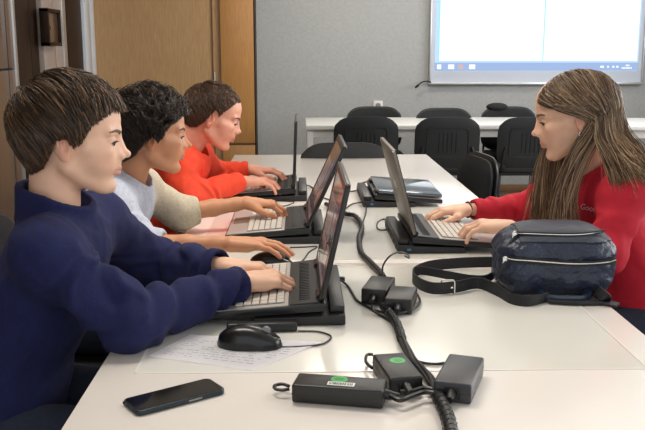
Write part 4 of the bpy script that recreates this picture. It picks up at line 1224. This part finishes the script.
# ---------------- a seated pupil
def pupil(label, P):
    o = P['origin']
    t = thing('person', label, 'person', o)
    O = np.array(o, float)
    Rh = rotm(*[math.radians(a) for a in P['head_rot']]); Hc = np.array(P['head']); hs = P.get('hs', 1.0)
    H = lambda V: (V @ Rh.T)*hs + Hc
    inv = np.linalg.inv(Rh)
    nk = P['neck']; ne = inv @ ((np.array(nk) - Hc)/hs)
    chunks = []
    hv, hf, hc = head_mesh(P.get('female', False), neck_end=tuple(ne + unit(ne - np.array([-0.034, 0, -0.045]))*0.03), neck_r=P.get('neck_r', 0.045), cheek=P.get('cheek', 1.0), nose=P.get('nose', 1.0), jaw=P.get('jaw', 1.0))
    chunks.append((H(hv), hf, hc))
    # arms, hands
    for a in P['arms']:
        V, F, C = hand_field(a['wrist'], a['F'], a['U'], a['side'], a.get('sc', 1.0), a.get('curl', (25, 32, 24)), a['elbow'], thumb=(a.get('thumb', 0.6),), curls=a.get('curls'), fspread=a.get('spread', 1.0), fr=P.get('fr', 0.026), wr=P.get('wr', 0.0195))
        chunks.append((V, F, C))
    # torso, upper arms, legs (mostly under clothing)
    hip, chest = np.array(P['hip']), np.array(P['chest'])
    side = unit(P['side'])                      # towards the far (+y) side
    pts = [P['arms'][0]['shoulder'], P['arms'][1]['shoulder'], P['arms'][0]['elbow'], P['arms'][1]['elbow'], hip, chest, nk] + [q for l in P['legs'] for q in l]
    lo = np.min(pts, 0) - 0.13; hi = np.max(pts, 0) + 0.13; lo[2] = 0.0
    fd = Field(lo, hi, 0.006)
    zz = unit(chest - hip); fw = np.cross(side, zz); Rt = np.stack([fw, side, zz], 1)
    fd.ell(chest, (0.078, 0.125, 0.13), 0.02, rot=Rt)
    fd.ell(hip + (chest-hip)*0.45, (0.070, 0.108, 0.15), 0.05, rot=Rt)
    fd.ell(hip, (0.085, 0.130, 0.085), 0.05, rot=Rt)
    fd.cone(chest + zz*0.08, nk, 0.05, 0.042, 0.04)
    for a in P['arms']:
        s_, e = np.array(a['shoulder']), np.array(a['elbow'])
        fd.cone(chest + zz*0.07 + (s_-chest)*0.3, s_, 0.045, 0.035, 0.03)
        fd.cone(s_, e, 0.035, 0.027, 0.02)
        fd.cone(e, e + (np.array(a['wrist'])-e)*0.3, 0.027, 0.025, 0.01)
    for l in P['legs']:
        fd.cone(l[0], l[1], 0.070, 0.048, 0.04); fd.cone(l[1], l[2], 0.046, 0.030, 0.02)
        ft = unit(P['fwd']); an = np.array(l[2]); fd.cone(an - np.array([0, 0, 0.03]), an + ft*0.12 - np.array([0, 0, 0.045]), 0.030, 0.022, 0.01)
    V, F = fd.mesh(); chunks.append((V, F, np.ones((len(V), 3))))
    V, F, C = join(chunks)
    body = np_mesh('body', V - O, F, M[P['skin']], t, C)
    for s in (-1, 1):
        V, F, C = eye_mesh(s, P['iris']); np_mesh('eye', H(V) - O, F, M['eye'], t, C)
    # eyebrows: short hairs resting on the skin
    rs = np.random.RandomState(7); n = 120
    fr_ = hv[hv[:, 0] > 0.04]
    for s in (-1, 1):
        u = rs.rand(n); v = rs.rand(n)
        y = s*(0.012 + 0.034*u); z = 0.0120 + 0.0065*np.sin(u*2.3) + (v - 0.5)*0.0060*(1.1 - u*0.6)
        def surf(yy, zz):
            o_ = np.zeros(len(yy))
            for k in range(len(yy)):
                dd_ = np.abs(fr_[:, 1]-yy[k]) + np.abs(fr_[:, 2]-zz[k]); o_[k] = fr_[np.argsort(dd_)[:4], 0].mean()
            return o_
        y1, z1 = y + s*0.0060, z + 0.0022 - 0.0035*u
        p0 = np.stack([surf(y, z) + 0.0004, y, z], 1); p1 = np.stack([surf(y1, z1) + 0.0009, y1, z1], 1)
        S3 = np.stack([p0, (p0+p1)/2 + np.array([0.0005, 0, 0]), p1], 1)
        Vb, Fb, Cb = tubes(S3, np.full((n, 3), 0.00058), np.tile(np.array(P['brow']), (n, 1)))
        np_mesh('eyebrow', H(Vb) - O, Fb, M['hair_brown'], t, Cb)
        Vb, Fb, Cb = lash_mesh(s, np.array(P['brow'])*0.35); np_mesh('eyelashes', H(Vb) - O, Fb, M['hair_brown'], t, Cb)
    # trousers and shoes
    fd = Field(lo, hi, 0.007)
    dj = lambda Q, t_: 0.004*wob(Q, 55, 11)
    fd.ell(hip, (0.100, 0.145, 0.095), 0.0, rot=Rt, disp=dj)
    for l in P['legs']:
        fd.cone(l[0], l[1], 0.080, 0.058, 0.04, disp=dj); fd.cone(l[1], np.array(l[2]) + np.array([0, 0, 0.02]), 0.056, 0.044, 0.02, disp=dj)
    V, F = fd.mesh(); np_mesh('jeans', V - O, F, M['jeans'], t)
    for l in P['legs']:
        ft = unit(P['fwd']); an = np.array(l[2]); b = an - np.array([0, 0, 0.042])
        fs = Field(np.minimum(an, an+ft*0.2) - 0.09, np.maximum(an, an+ft*0.2) + 0.09, 0.005)
        fs.cone(b - ft*0.03, b + ft*0.05, 0.036, 0.037, 0.0); fs.cone(b + ft*0.05, b + ft*0.13, 0.037, 0.030, 0.02); fs.cone(an, b, 0.038, 0.036, 0.02)
        fs.D = np.maximum(fs.D, (0.004 - fs.ax[2])[None, None, :])
        V, F = fs.mesh(); np_mesh('shoe', V - O, F, M['sneaker'], t)
    # top garment
    lo2 = lo.copy(); lo2[2] = hip[2] - 0.08
    hi2 = hi.copy(); hi2[2] = max(a['shoulder'][2] for a in P['arms']) + 0.13
    lo2 = np.minimum(lo2, np.min([a['wrist'] for a in P['arms']], 0) - 0.06); hi2 = np.maximum(hi2, np.max([a['wrist'] for a in P['arms']], 0) + 0.06)
    fd = Field(lo2, hi2, 0.0042)
    amp = P.get('fold', 0.006)
    df = lambda Q, t_: amp*(wob(Q, 38, P['seed']) * 0.7 + 0.45*wob(Q, 95, P['seed']+1))
    bk = P.get('bulk', 1.0)
    fd.ell(chest, (0.098*bk, 0.145*bk, 0.135), 0.0, rot=Rt, disp=df)
    fd.ell(hip + (chest-hip)*0.45, (0.095*bk, 0.130*bk, 0.17), 0.06, rot=Rt, disp=df)
    fd.ell(hip + zz*0.03, (0.108*bk, 0.150*bk, 0.105), 0.06, rot=Rt, disp=df)
    nkv = np.array(nk)
    ntop = H(np.array([[-0.03, 0, -0.08]]))[0]
    nd = unit(ntop - nkv)
    fd.cone(chest + zz*0.07, nkv, 0.080*bk, 0.056, 0.05, disp=df)
    for a in P['arms']:
        s_, e, w_ = (np.array(a[k]) for k in ('shoulder', 'elbow', 'wrist'))
        cuff = e + (w_ - e)*a.get('cuff', 0.93)
        r_s, r_e, r_c = P.get('sleeve', (0.062, 0.050, 0.034))
        ax1 = unit(e - s_); ax2 = unit(w_ - e); L1 = np.linalg.norm(e - s_); L2 = np.linalg.norm(cuff - e)
        fa = P.get('sleeve_fold', 0.006)
        def d1(Q, t_, ax1=ax1, s_=s_, L1=L1):
            n_ = wob(Q, 30, P['seed']+4); n2 = wob(Q, 22, P['seed']+9)
            u = t_*L1
            w_ = np.sin(u*78 + 6*n_ + 4*n2); return fa*(0.2 + 0.9*t_)*(1.1*np.sign(w_)*np.abs(w_)**1.4*(0.65 + 0.6*n2)) + 0.7*fa*wob(Q, 48, P['seed']+5)
        def d2(Q, t_, L2=L2):
            n_ = wob(Q, 30, P['seed']+6); n2 = wob(Q, 22, P['seed']+8)
            u = t_*L2
            w_ = np.sin(u*92 + 6*n_ + 4*n2); return (fa*(1.0 - 0.35*t_)*w_*(0.7 + 0.6*n2) + 0.6*fa*wob(Q, 52, P['seed']+7))*np.clip((0.97 - t_)/0.06, 0, 1)
        fd.cone(chest + zz*0.06 + (s_-chest)*0.25, s_, 0.075*bk, r_s, 0.04, disp=df)
        fd.cone(s_, e, r_s, r_e, 0.035, disp=d1)
        fd.cone(e, cuff, r_e, r_c, 0.030, disp=d2)
        # open the sleeve end square and hollow it a little
        n_c = ax2
        fd.apply(lambda Q, c=cuff, n_=n_c: np.maximum((c[0]-Q[0])*n_[0] + (c[1]-Q[1])*n_[1] + (c[2]-Q[2])*n_[2], np.sqrt((Q[0]-c[0])**2 + (Q[1]-c[1])**2 + (Q[2]-c[2])**2) - 0.075), cuff - 0.08, cuff + 0.08, 0.003, 'sub')
        fd.cone(cuff - n_c*0.012, cuff + n_c*0.02, r_c - 0.0085, r_c - 0.0085, 0.003, 'sub')
    # neckline
    fwd = unit(P['fwd'])
    if P.get('collar') == 'high':
        c0 = nkv - nd*0.012; c1 = nkv + nd*0.066
        def coll(Q):
            d = c1 - c0; L = d @ d
            tt = ((Q[0]-c0[0])*d[0] + (Q[1]-c0[1])*d[1] + (Q[2]-c0[2])*d[2])/L
            tc = np.clip(tt, 0, 1)
            rr = np.sqrt((Q[0]-c0[0]-tc*d[0])**2 + (Q[1]-c0[1]-tc*d[1])**2 + (Q[2]-c0[2]-tc*d[2])**2)
            f = (Q[0]-c0[0])*fwd[0] + (Q[1]-c0[1])*fwd[1]
            R_c = 0.066 + 0.004*tc + 0.003*wob(Q, 45, 31)
            slabd = np.maximum(-tt, tt - (0.92 - 4.0*np.maximum(f, 0)*1.0 + 0*tt))*math.sqrt(L)
            return np.maximum(np.abs(rr - R_c) - 0.0068, slabd)
        fd.apply(coll, np.minimum(c0, c1) - 0.09, np.maximum(c0, c1) + 0.09, 0.008)
        fd.cone(nkv + nd*0.0, nkv + nd*0.10, 0.056, 0.062, 0.006, 'sub')
    else:
        rn = P.get('neck_open', 0.052)
        fd.cone(nkv - nd*0.01 + fwd*0.012, nkv + nd*0.10, rn, rn + 0.006, 0.004, 'sub')
        if P.get('vneck'): 
            fd.cone(nkv + fwd*0.05 - nd*0.00, nkv + fwd*0.085 - zz*0.10, 0.034, 0.012, 0.006, 'sub')
        if P.get('collar') == 'hood':
            # soft hood ring lying on the shoulders
            sd = side
            ring = [nkv - nd*0.012 + fwd*0.058*math.cos(a) + sd*0.064*math.sin(a) + zz*(0.018 if math.cos(a) < 0 else -0.018*math.cos(a)) for a in np.linspace(0.5, 2*PI - 0.5, 14)]
            rr_ = [0.012 + 0.014*(0.5 - 0.5*math.cos(a)) for a in np.linspace(0.0, 2*PI, 14)]
            fd.chain(ring, rr_, 0.012)
    V, F = fd.mesh(); V = relax(V, F, 1, 0.5)
    C = None
    if 'cloth_color' in P: C = P['cloth_color'](V)
    g = np_mesh(P['cloth_name'], V - O, F, M[P['cloth']], t, C)
    if P.get('cloth_label'): g['label'] = P['cloth_label']
    # hair
    hc_ = [P['cap']() , P['hair']()] if P.get('cap') else [P['hair']()]
    V, F, C = join(hc_)
    np_mesh('hair', H(V) - O, F, M['hair_brown'], t, C)
    P['H'] = H; P['O'] = O
    return t, g

def face_dir(a): return (math.cos(math.radians(a)), math.sin(math.radians(a)), 0)

# ---- boy in the navy fleece
BRN = [S(52, 37, 26), S(70, 50, 34), S(90, 65, 44), S(60, 43, 30), S(116, 86, 58)]
hl1 = lambda x: np.interp(x, [-0.13, -0.075, -0.05, -0.036, -0.026, -0.008, 0.004, 0.018, 0.034, 0.050, 0.062, 0.080], [-0.052, -0.056, -0.040, -0.012, 0.014, 0.018, -0.002, 0.010, 0.042, 0.058, 0.068, 0.078])
P1 = dict(seed=1, origin=(-0.50, 1.62, 0.0), head=(-0.428, 1.62, 1.119), hs=1.0, head_rot=(10, 3.5, 0), neck=(-0.475, 1.62, 0.965), neck_r=0.046,
    fwd=(1, 0.05, 0), side=(0, 1, 0), hip=(-0.60, 1.60, 0.568), chest=(-0.497, 1.615, 0.83), skin='skin', iris=(0.06, 0.035, 0.02), brow=S(104, 76, 56), cheek=1.05,
    arms=[dict(shoulder=(-0.455, 1.485, 0.925), elbow=(-0.31, 1.475, 0.80), wrist=(-0.120, 1.685, 0.815), F=(0.80, 0.42, -0.05), U=(0.12, -0.05, 1), side=-1, curl=(24, 34, 22), thumb=0.7, cuff=0.97),
          dict(shoulder=(-0.43, 1.765, 0.925), elbow=(-0.345, 1.90, 0.80), wrist=(-0.165, 1.775, 0.825), F=(0.97, -0.05, -0.05), U=(0.10, 0.1, 1), side=1, curl=(22, 34, 24), thumb=0.5, cuff=0.95)],
    legs=[((-0.57, 1.51, 0.557), (-0.20, 1.50, 0.53), (-0.26, 1.50, 0.08)), ((-0.57, 1.71, 0.557), (-0.20, 1.74, 0.53), (-0.26, 1.74, 0.08))],
    cloth='navy_fleece', cloth_name='fleece_jacket', collar='high', sleeve=(0.060, 0.052, 0.037), bulk=1.0, fold=0.007, sleeve_fold=0.0100,
    cap=lambda: cap_mesh(0.007, S(48, 36, 27), hl1),
    hair=lambda: short_hair(1, 9000, (-0.085, 0.01, 0.098), 0.060, BRN, off=0.020, lift=0.004, sweep=(0.40, -0.12, 0), noise=0.11, rad=0.00088, stop=0.012, front_long=0.030, tuft=0.003, line=hl1))
t1, g1 = pupil('boy in navy blue fleece typing on the nearest laptop', P1)
# ---- boy in grey
DRK = [S(30, 22, 18), S(42, 31, 24), S(56, 41, 31), S(36, 27, 21), S(70, 52, 38)]
def c2(V):
    a = P2['arms'][1]
    s_, e = np.array(a['shoulder']), np.array(a['elbow'])
    d = e - s_; tt = ((V - s_) @ d)/(d @ d)
    far = np.clip((V[:, 1] - 2.385)/0.012, 0, 1)
    C = np.tile(np.array(S(186, 190, 204)), (len(V), 1))
    return C*(1 - far[:, None]) + np.array(S(204, 192, 170))*far[:, None]
P2 = dict(seed=21, origin=(-0.50, 2.31, 0.0), head=(-0.400, 2.30, 1.060), hs=1.0, head_rot=(16, 3, 0), neck=(-0.468, 2.315, 0.940), neck_r=0.043,
    fwd=(1, 0, 0), side=(0, 1, 0), hip=(-0.66, 2.31, 0.568), chest=(-0.53, 2.31, 0.81), skin='skin_tan', iris=(0.03, 0.018, 0.01), brow=S(58, 42, 32), cheek=0.92, nose=2.0,
    arms=[dict(shoulder=(-0.495, 2.185, 0.895), elbow=(-0.40, 2.09, 0.80), wrist=(-0.175, 2.065, 0.808), F=(0.99, 0.03, -0.02), U=(0.05, 0, 1), side=-1, curl=(12, 18, 12), thumb=0.4, cuff=0.26, spread=0.8),
          dict(shoulder=(-0.475, 2.450, 0.895), elbow=(-0.36, 2.47, 0.81), wrist=(-0.165, 2.515, 0.832), F=(0.97, 0.1, -0.10), U=(0.15, 0, 1), side=1, curls=[(34, 40, 30), (26, 40, 30), (24, 38, 28), (20, 34, 24)], thumb=0.9, cuff=0.30)],
    legs=[((-0.62, 2.21, 0.557), (-0.25, 2.19, 0.53), (-0.30, 2.19, 0.08)), ((-0.62, 2.41, 0.557), (-0.25, 2.43, 0.53), (-0.30, 2.43, 0.08))],
    cloth='heather', cloth_name='sweatshirt', cloth_label='light grey heather sweatshirt with cream far sleeve', cloth_color=c2, sleeve=(0.054, 0.047, 0.037), bulk=0.95, fold=0.006, sleeve_fold=0.005, neck_open=0.049,
    cap=lambda: cap_mesh(0.012, S(32, 24, 20)),
    hair=lambda: short_hair(2, 7500, (-0.07, 0.0, 0.105), 0.050, DRK, off=0.030, lift=0.008, sweep=(0.1, 0, 0.1), noise=0.32, curl=0.8, curlf=95, rad=0.00095, stop=0.010, front_long=0.014, tuft=0.008))
t2, g2 = pupil('boy with dark wavy hair in light grey sweatshirt, hand on mouse', P2)
# ---- boy in orange-red
SHB = [S(62, 42, 30), S(84, 58, 40), S(104, 74, 50), S(72, 50, 36)]
hl3 = lambda x: np.interp(x, [-0.13, -0.085, -0.05, -0.030, -0.004, 0.010, 0.024, 0.045, 0.058, 0.075], [-0.050, -0.052, -0.040, -0.015, 0.035, 0.012, 0.036, 0.066, 0.082, 0.092])
P3 = dict(seed=41, origin=(-0.50, 2.97, 0.0), head=(-0.297, 2.955, 1.057), hs=1.0, head_rot=(6, 17, 0), neck=(-0.395, 2.965, 0.955), neck_r=0.050,
    fwd=(1, 0, 0), side=(0, 1, 0), hip=(-0.60, 2.97, 0.568), chest=(-0.455, 2.965, 0.83), skin='skin_pink', iris=(0.05, 0.04, 0.03), brow=S(90, 62, 44), cheek=1.15, jaw=1.2, nose=0.5,
    arms=[dict(shoulder=(-0.415, 2.835, 0.905), elbow=(-0.385, 2.775, 0.805), wrist=(-0.205, 2.99, 0.825), F=(0.95, 0.22, -0.06), U=(0.10, 0, 1), side=-1, curl=(18, 28, 20), thumb=0.5, cuff=0.93),
          dict(shoulder=(-0.385, 3.095, 0.905), elbow=(-0.335, 3.24, 0.81), wrist=(-0.190, 3.245, 0.830), F=(0.97, 0.0, -0.06), U=(0.10, 0, 1), side=1, curl=(20, 28, 20), thumb=0.5, cuff=0.93)],
    legs=[((-0.57, 2.87, 0.557), (-0.22, 2.85, 0.53), (-0.28, 2.85, 0.08)), ((-0.57, 3.07, 0.557), (-0.22, 3.09, 0.53), (-0.28, 3.09, 0.08))],
    cloth='orange_red', cloth_name='hoodie', collar='hood', sleeve=(0.058, 0.050, 0.036), bulk=1.08, fold=0.006, sleeve_fold=0.006, neck_open=0.056, vneck=True,
    cap=lambda: cap_mesh(0.003, S(58, 40, 30), hl3, 0.001),
    hair=lambda: short_hair(3, 8000, (-0.075, 0.0, 0.10), 0.022, SHB, off=0.009, lift=0.003, sweep=(0.2, 0, 0.0), noise=0.18, rad=0.0008, stop=0.006, front_long=0.012, tuft=0.004, line=hl3))
t3, g3 = pupil('boy with short brown hair in orange-red hoodie at the farthest laptop', P3)
# grey undershirt under the open hoodie
fd = Field((-0.60, 2.84, 0.68), (-0.30, 3.09, 1.0), 0.004)
c3 = np.array(P3['chest']); fd.ell(c3 + np.array([0.012, 0, 0]), (0.088, 0.12, 0.13), 0.0); fd.cone(c3 + np.array([0.01, 0, 0.08]), P3['neck'], 0.06, 0.054, 0.03)
fd.cone(np.array(P3['neck']) + np.array([0.004, 0, 0.0]), np.array(P3['neck']) + np.array([0.07, 0, 0.08]), 0.05, 0.055, 0.003, 'sub')
V, F = fd.mesh(); np_mesh('undershirt', V - P3['O'], F, M['tee_grey'], t3)

# ---- girl in red
GH = [S(110, 86, 66), S(138, 110, 84), S(164, 136, 106), S(96, 72, 54), S(190, 164, 132)]
def long_hair(seed=5, n=9500, steps=24):
    """girl head faces local +x; her left (near the camera) is +y.. see below"""
    rs = np.random.RandomState(seed)
    gl = lambda x: np.interp(x, [-0.13, -0.085, -0.05, -0.03, -0.004, 0.012, 0.030, 0.052, 0.064, 0.080], [-0.04, -0.045, -0.03, -0.008, 0.022, 0.014, 0.024, 0.046, 0.058, 0.066])
    R0 = roots(n, rs, gl)
    part_y = -0.012
    sgn = np.where(R0[:, 1] > part_y, 1.0, -1.0)        # +1 = near side (local +y)
    cell = np.floor((R0 + 1)/0.016).astype(int); hsh = (cell[:, 0]*73 + cell[:, 1]*179 + cell[:, 2]*283) % 997
    cl = rs.rand(997, 4)[hsh]
    P = np.zeros((n, steps, 3)); P[:, 0] = R0
    lay = 0.004 + 0.013*rs.rand(n)
    xr = R0[:, 0]
    # which strands fall in front of the shoulder
    front = np.where(sgn > 0, (cl[:, 0]*0.10 - 0.035 + 0.0) < (xr - 0.0)*0.9, xr > -0.045)
    # target point at neck height and at the end
    A = np.zeros((n, 3)); B = np.zeros((n, 3)); Cc = np.zeros((n, 3)); D = np.zeros((n, 3))
    u = (xr + 0.112)/0.19
    j = rs.normal(size=(n, 3))
    down = HDOWN  # world down in head coords
    back = np.array([-1.0, 0, 0])
    # near side: swept behind the ear
    nearb = (sgn > 0)
    ear_x = np.where(nearb, -0.036 - 0.085*(1-u)**1.2, 0.0)
    A[:, 0] = ear_x; A[:, 1] = sgn*(0.078 + lay*0.8)*np.sqrt(np.clip(1 - ((ear_x+0.018)/0.125)**2, 0.05, 1)); A[:, 2] = 0.0
    far = ~nearb
    A[far, 0] = 0.050*u[far] - 0.080*(1-u[far])
    A[far, 1] = -(0.082 + lay[far]*0.8)*np.sqrt(np.clip(1 - ((A[far, 0]+0.018)/0.118)**2, 0.05, 1))
    A[:, 2] = -0.020 + np.where(nearb, 0.045*(cl[:, 3] - 0.4), 0.0)
    # below the jaw
    fr = front
    B = A + down*0.085 + j*0.003
    B[nearb & fr] += np.array([0.038, -0.016, 0]); B[nearb & ~fr] += np.array([-0.006, 0.006, 0])
    B[far & fr] += np.array([0.030, 0.012, 0]); 
    Cc = B + down*0.095 + j*0.004
    Cc[nearb & fr] += np.array([0.030, -0.004, 0]) ; Cc[nearb & ~fr] += np.array([-0.030, 0.016, 0])
    Cc[far & fr] += np.array([0.012, 0.014, 0])
    L = 0.050 + 0.04*cl[:, 1] + 0.02*rs.rand(n)
    nb = nearb & ~fr
    B[nb] = A[nb] + down*0.060 + j[nb]*0.003 + np.array([-0.008, 0.014, 0])
    Cc[nb] = B[nb] + down*0.048 + j[nb]*0.003 + np.array([-0.024, 0.016, 0])
    L[nb] = 0.030 + 0.030*cl[nb, 1] + 0.012*rs.rand(nb.sum())
    D = Cc + down*L[:, None] + j*0.006
    D[nb] += np.array([-0.026, 0.020, 0.0])
    # spline through root, scalp mid, A, B, C, D
    mid = R0*0.55 + A*0.45; mid[:, 0] += 0.020*np.clip(u, 0, 1); mid[:, 1] += sgn*0.012*(1-np.clip(u, 0, 1)); mid[:, 2] = np.maximum(mid[:, 2], R0[:, 2]*0.55)
    mp, _ = scalp_proj(mid, 0.0, -0.03); nn = mp - np.array([-0.018, 0, 0.028]); nn /= np.linalg.norm(nn, axis=1)[:, None]
    mid = mp + nn*lay[:, None]
    K = np.stack([R0, mid, A, B, Cc, D], 1); K = np.concatenate([2*K[:, :1]-K[:, 1:2], K, 2*K[:, -1:]-K[:, -2:-1]], 1)
    out = []
    for i in range(steps):
        g = i/(steps-1)*5*0.9999; s_ = int(g); f = g - s_
        a, b, c, d = K[:, s_], K[:, s_+1], K[:, s_+2], K[:, s_+3]
        out.append(0.5*((2*b) + (c-a)*f + (2*a-5*b+4*c-d)*f*f + (3*b-a-3*c+d)*f**3))
    P = np.stack(out, 1)
    # keep outside the skull
    for i in range(1, steps):
        q = P[:, i]; up = q[:, 2] > -0.02
        c = np.array([-0.018, 0, 0.028]); r = np.array([0.094, 0.0735, 0.080])
        qq = q - c; s_ = np.sqrt(((qq/(r + (lay*min(1, i/3.0))[:, None]))**2).sum(1))
        push = up & (s_ < 1); P[push, i] = c + qq[push]/s_[push][:, None]
    P += 0.0016*np.sin(np.linspace(0, 9, steps)[None, :, None] + 6.28*cl[:, None, :3])*np.linspace(0, 1.6, steps)[None, :, None]
    tt = np.linspace(0, 1, steps)[None, :]
    Rr = 0.00095*(0.8 + 0.5*rs.rand(n))[:, None]*np.where(tt < 0.85, 1.0, np.clip(1 - (tt-0.85)*5.5, 0.15, 1))
    cols = np.array(GH); base = cols[(rs.rand(n)*len(cols)).astype(int)]*(0.8 + 0.4*rs.rand(n))[:, None]*(0.8 + 0.35*cl[:, 2])[:, None]
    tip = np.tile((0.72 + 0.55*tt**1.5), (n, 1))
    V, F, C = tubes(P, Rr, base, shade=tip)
    return V, F, C
GR = (168, 12, 0)
BODY4 = [((0.795, 2.035, 0.935), 0.070), ((0.785, 2.10, 0.935), 0.082), ((0.815, 2.13, 0.86), 0.112), ((0.765, 2.01, 0.865), 0.062), ((0.745, 2.325, 0.93), 0.066), ((0.80, 2.25, 0.86), 0.112), ((0.755, 2.165, 0.985), 0.05)]
_Rg = rotm(*[math.radians(a) for a in GR]); HDOWN = np.linalg.inv(_Rg) @ np.array([0, 0, -1.0])
P4 = dict(seed=61, origin=(0.88, 2.18, 0.0), head=(0.686, 2.15, 1.119), hs=1.0, head_rot=GR, neck=(0.755, 2.165, 0.985), neck_r=0.040, female=True,
    fwd=(-1, 0.1, 0), side=(0, 1, 0), hip=(0.93, 2.19, 0.568), chest=(0.815, 2.18, 0.83), skin='skin', iris=(0.05, 0.04, 0.03), brow=S(122, 92, 72), cheek=0.95, nose=1.0, jaw=0.95,
    arms=[dict(shoulder=(0.795, 2.035, 0.935), elbow=(0.735, 1.985, 0.80), wrist=(0.550, 2.185, 0.822), F=(-0.85, 0.28, 0.0), U=(-0.10, 0, 1), side=1, curl=(22, 30, 22), thumb=0.6, cuff=0.55),
          dict(shoulder=(0.745, 2.325, 0.930), elbow=(0.690, 2.54, 0.805), wrist=(0.490, 2.475, 0.815), F=(-0.97, -0.10, -0.05), U=(-0.10, 0, 1), side=-1, curl=(22, 26, 18), thumb=0.6, cuff=0.90)],
    legs=[((0.88, 2.09, 0.557), (0.52, 2.08, 0.53), (0.56, 2.08, 0.08)), ((0.88, 2.29, 0.557), (0.52, 2.31, 0.53), (0.56, 2.31, 0.08))],
    cloth='red', cloth_name='long_sleeve_top', sleeve=(0.055, 0.046, 0.031), bulk=0.93, fold=0.005, sleeve_fold=0.005, neck_open=0.050, fr=0.024, wr=0.0175,
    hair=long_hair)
P4['cap'] = lambda: cap_mesh(0.0035, S(110, 84, 62), lambda x: np.interp(x, [-0.13, -0.085, -0.05, -0.03, -0.004, 0.012, 0.030, 0.052, 0.064, 0.080], [-0.04, -0.045, -0.03, -0.008, 0.022, 0.014, 0.024, 0.046, 0.058, 0.066]), 0.0008)
t4, g4 = pupil('girl with long light brown hair in a red long-sleeved top', P4)
# earring, wrist band
H4, O4 = P4['H'], P4['O']
e_ = H4(np.array([[-0.008, 0.079, -0.043]]))[0] - O4
bm = bmesh.new(); tube(bm, [Vector(e_) + Vector((0.004*math.cos(a), 0, 0.005*math.sin(a))) for a in np.linspace(0, 2*PI, 9)[:-1]], 0.0009, 6, 3, closed=True); obj('earring', bm, M['chrome'], t4)
a = P4['arms'][1]; wv = np.array(a['wrist']); ev = np.array(a['elbow']); ax = unit(ev - wv); cc = wv + ax*0.006 - O4
u_ = unit(np.cross(ax, (0, 0, 1))); v_ = np.cross(ax, u_)
bm = bmesh.new(); tube(bm, [Vector(cc + 0.0225*(u_*math.cos(b)+v_*math.sin(b))) for b in np.linspace(0, 2*PI, 13)[:-1]], 0.0030, 8, 2, closed=True); obj('hair_tie', bm, M['cable'], t4)

# script print on the chest of the red top, laid on the cloth
from mathutils.bvhtree import BVHTree
gm = g4.data; O4v = Vector(O4)
bvh = BVHTree.FromPolygons([v.co[:] for v in gm.vertices], [p.vertices[:] for p in gm.polygons])
tcv = bpy.data.curves.new('chest_print', 'FONT'); tcv.body = 'Good'; tcv.size = 0.022; tcv.shear = 0.3; tcv.align_x = 'CENTER'; tcv.resolution_u = 3
to = bpy.data.objects.new('tmp', tcv); COL.objects.link(to)
bpy.context.view_layer.update()
tm = bpy.data.meshes.new_from_object(to.evaluated_get(bpy.context.evaluated_depsgraph_get()))
bpy.data.objects.remove(to)
bm = bmesh.new(); bm.from_mesh(tm)
dr = Vector((0.74, 0.67, 0.0)).normalized(); rt = dr.cross(Vector((0, 0, 1))).normalized()
cen = Vector((0.731, 2.097, 0.884))
bmesh.ops.triangulate(bm, faces=bm.faces[:])
for v in bm.verts:
    p0 = cen + rt*v.co.x + Vector((0, 0, 1))*v.co.y - dr*0.3 - O4v
    h, n_, i_, d_ = bvh.ray_cast(p0, dr)
    v.co = (h + n_*0.0012) if h is not None else p0 + dr*0.3
obj('chest_print', bm, M['print'], g4)
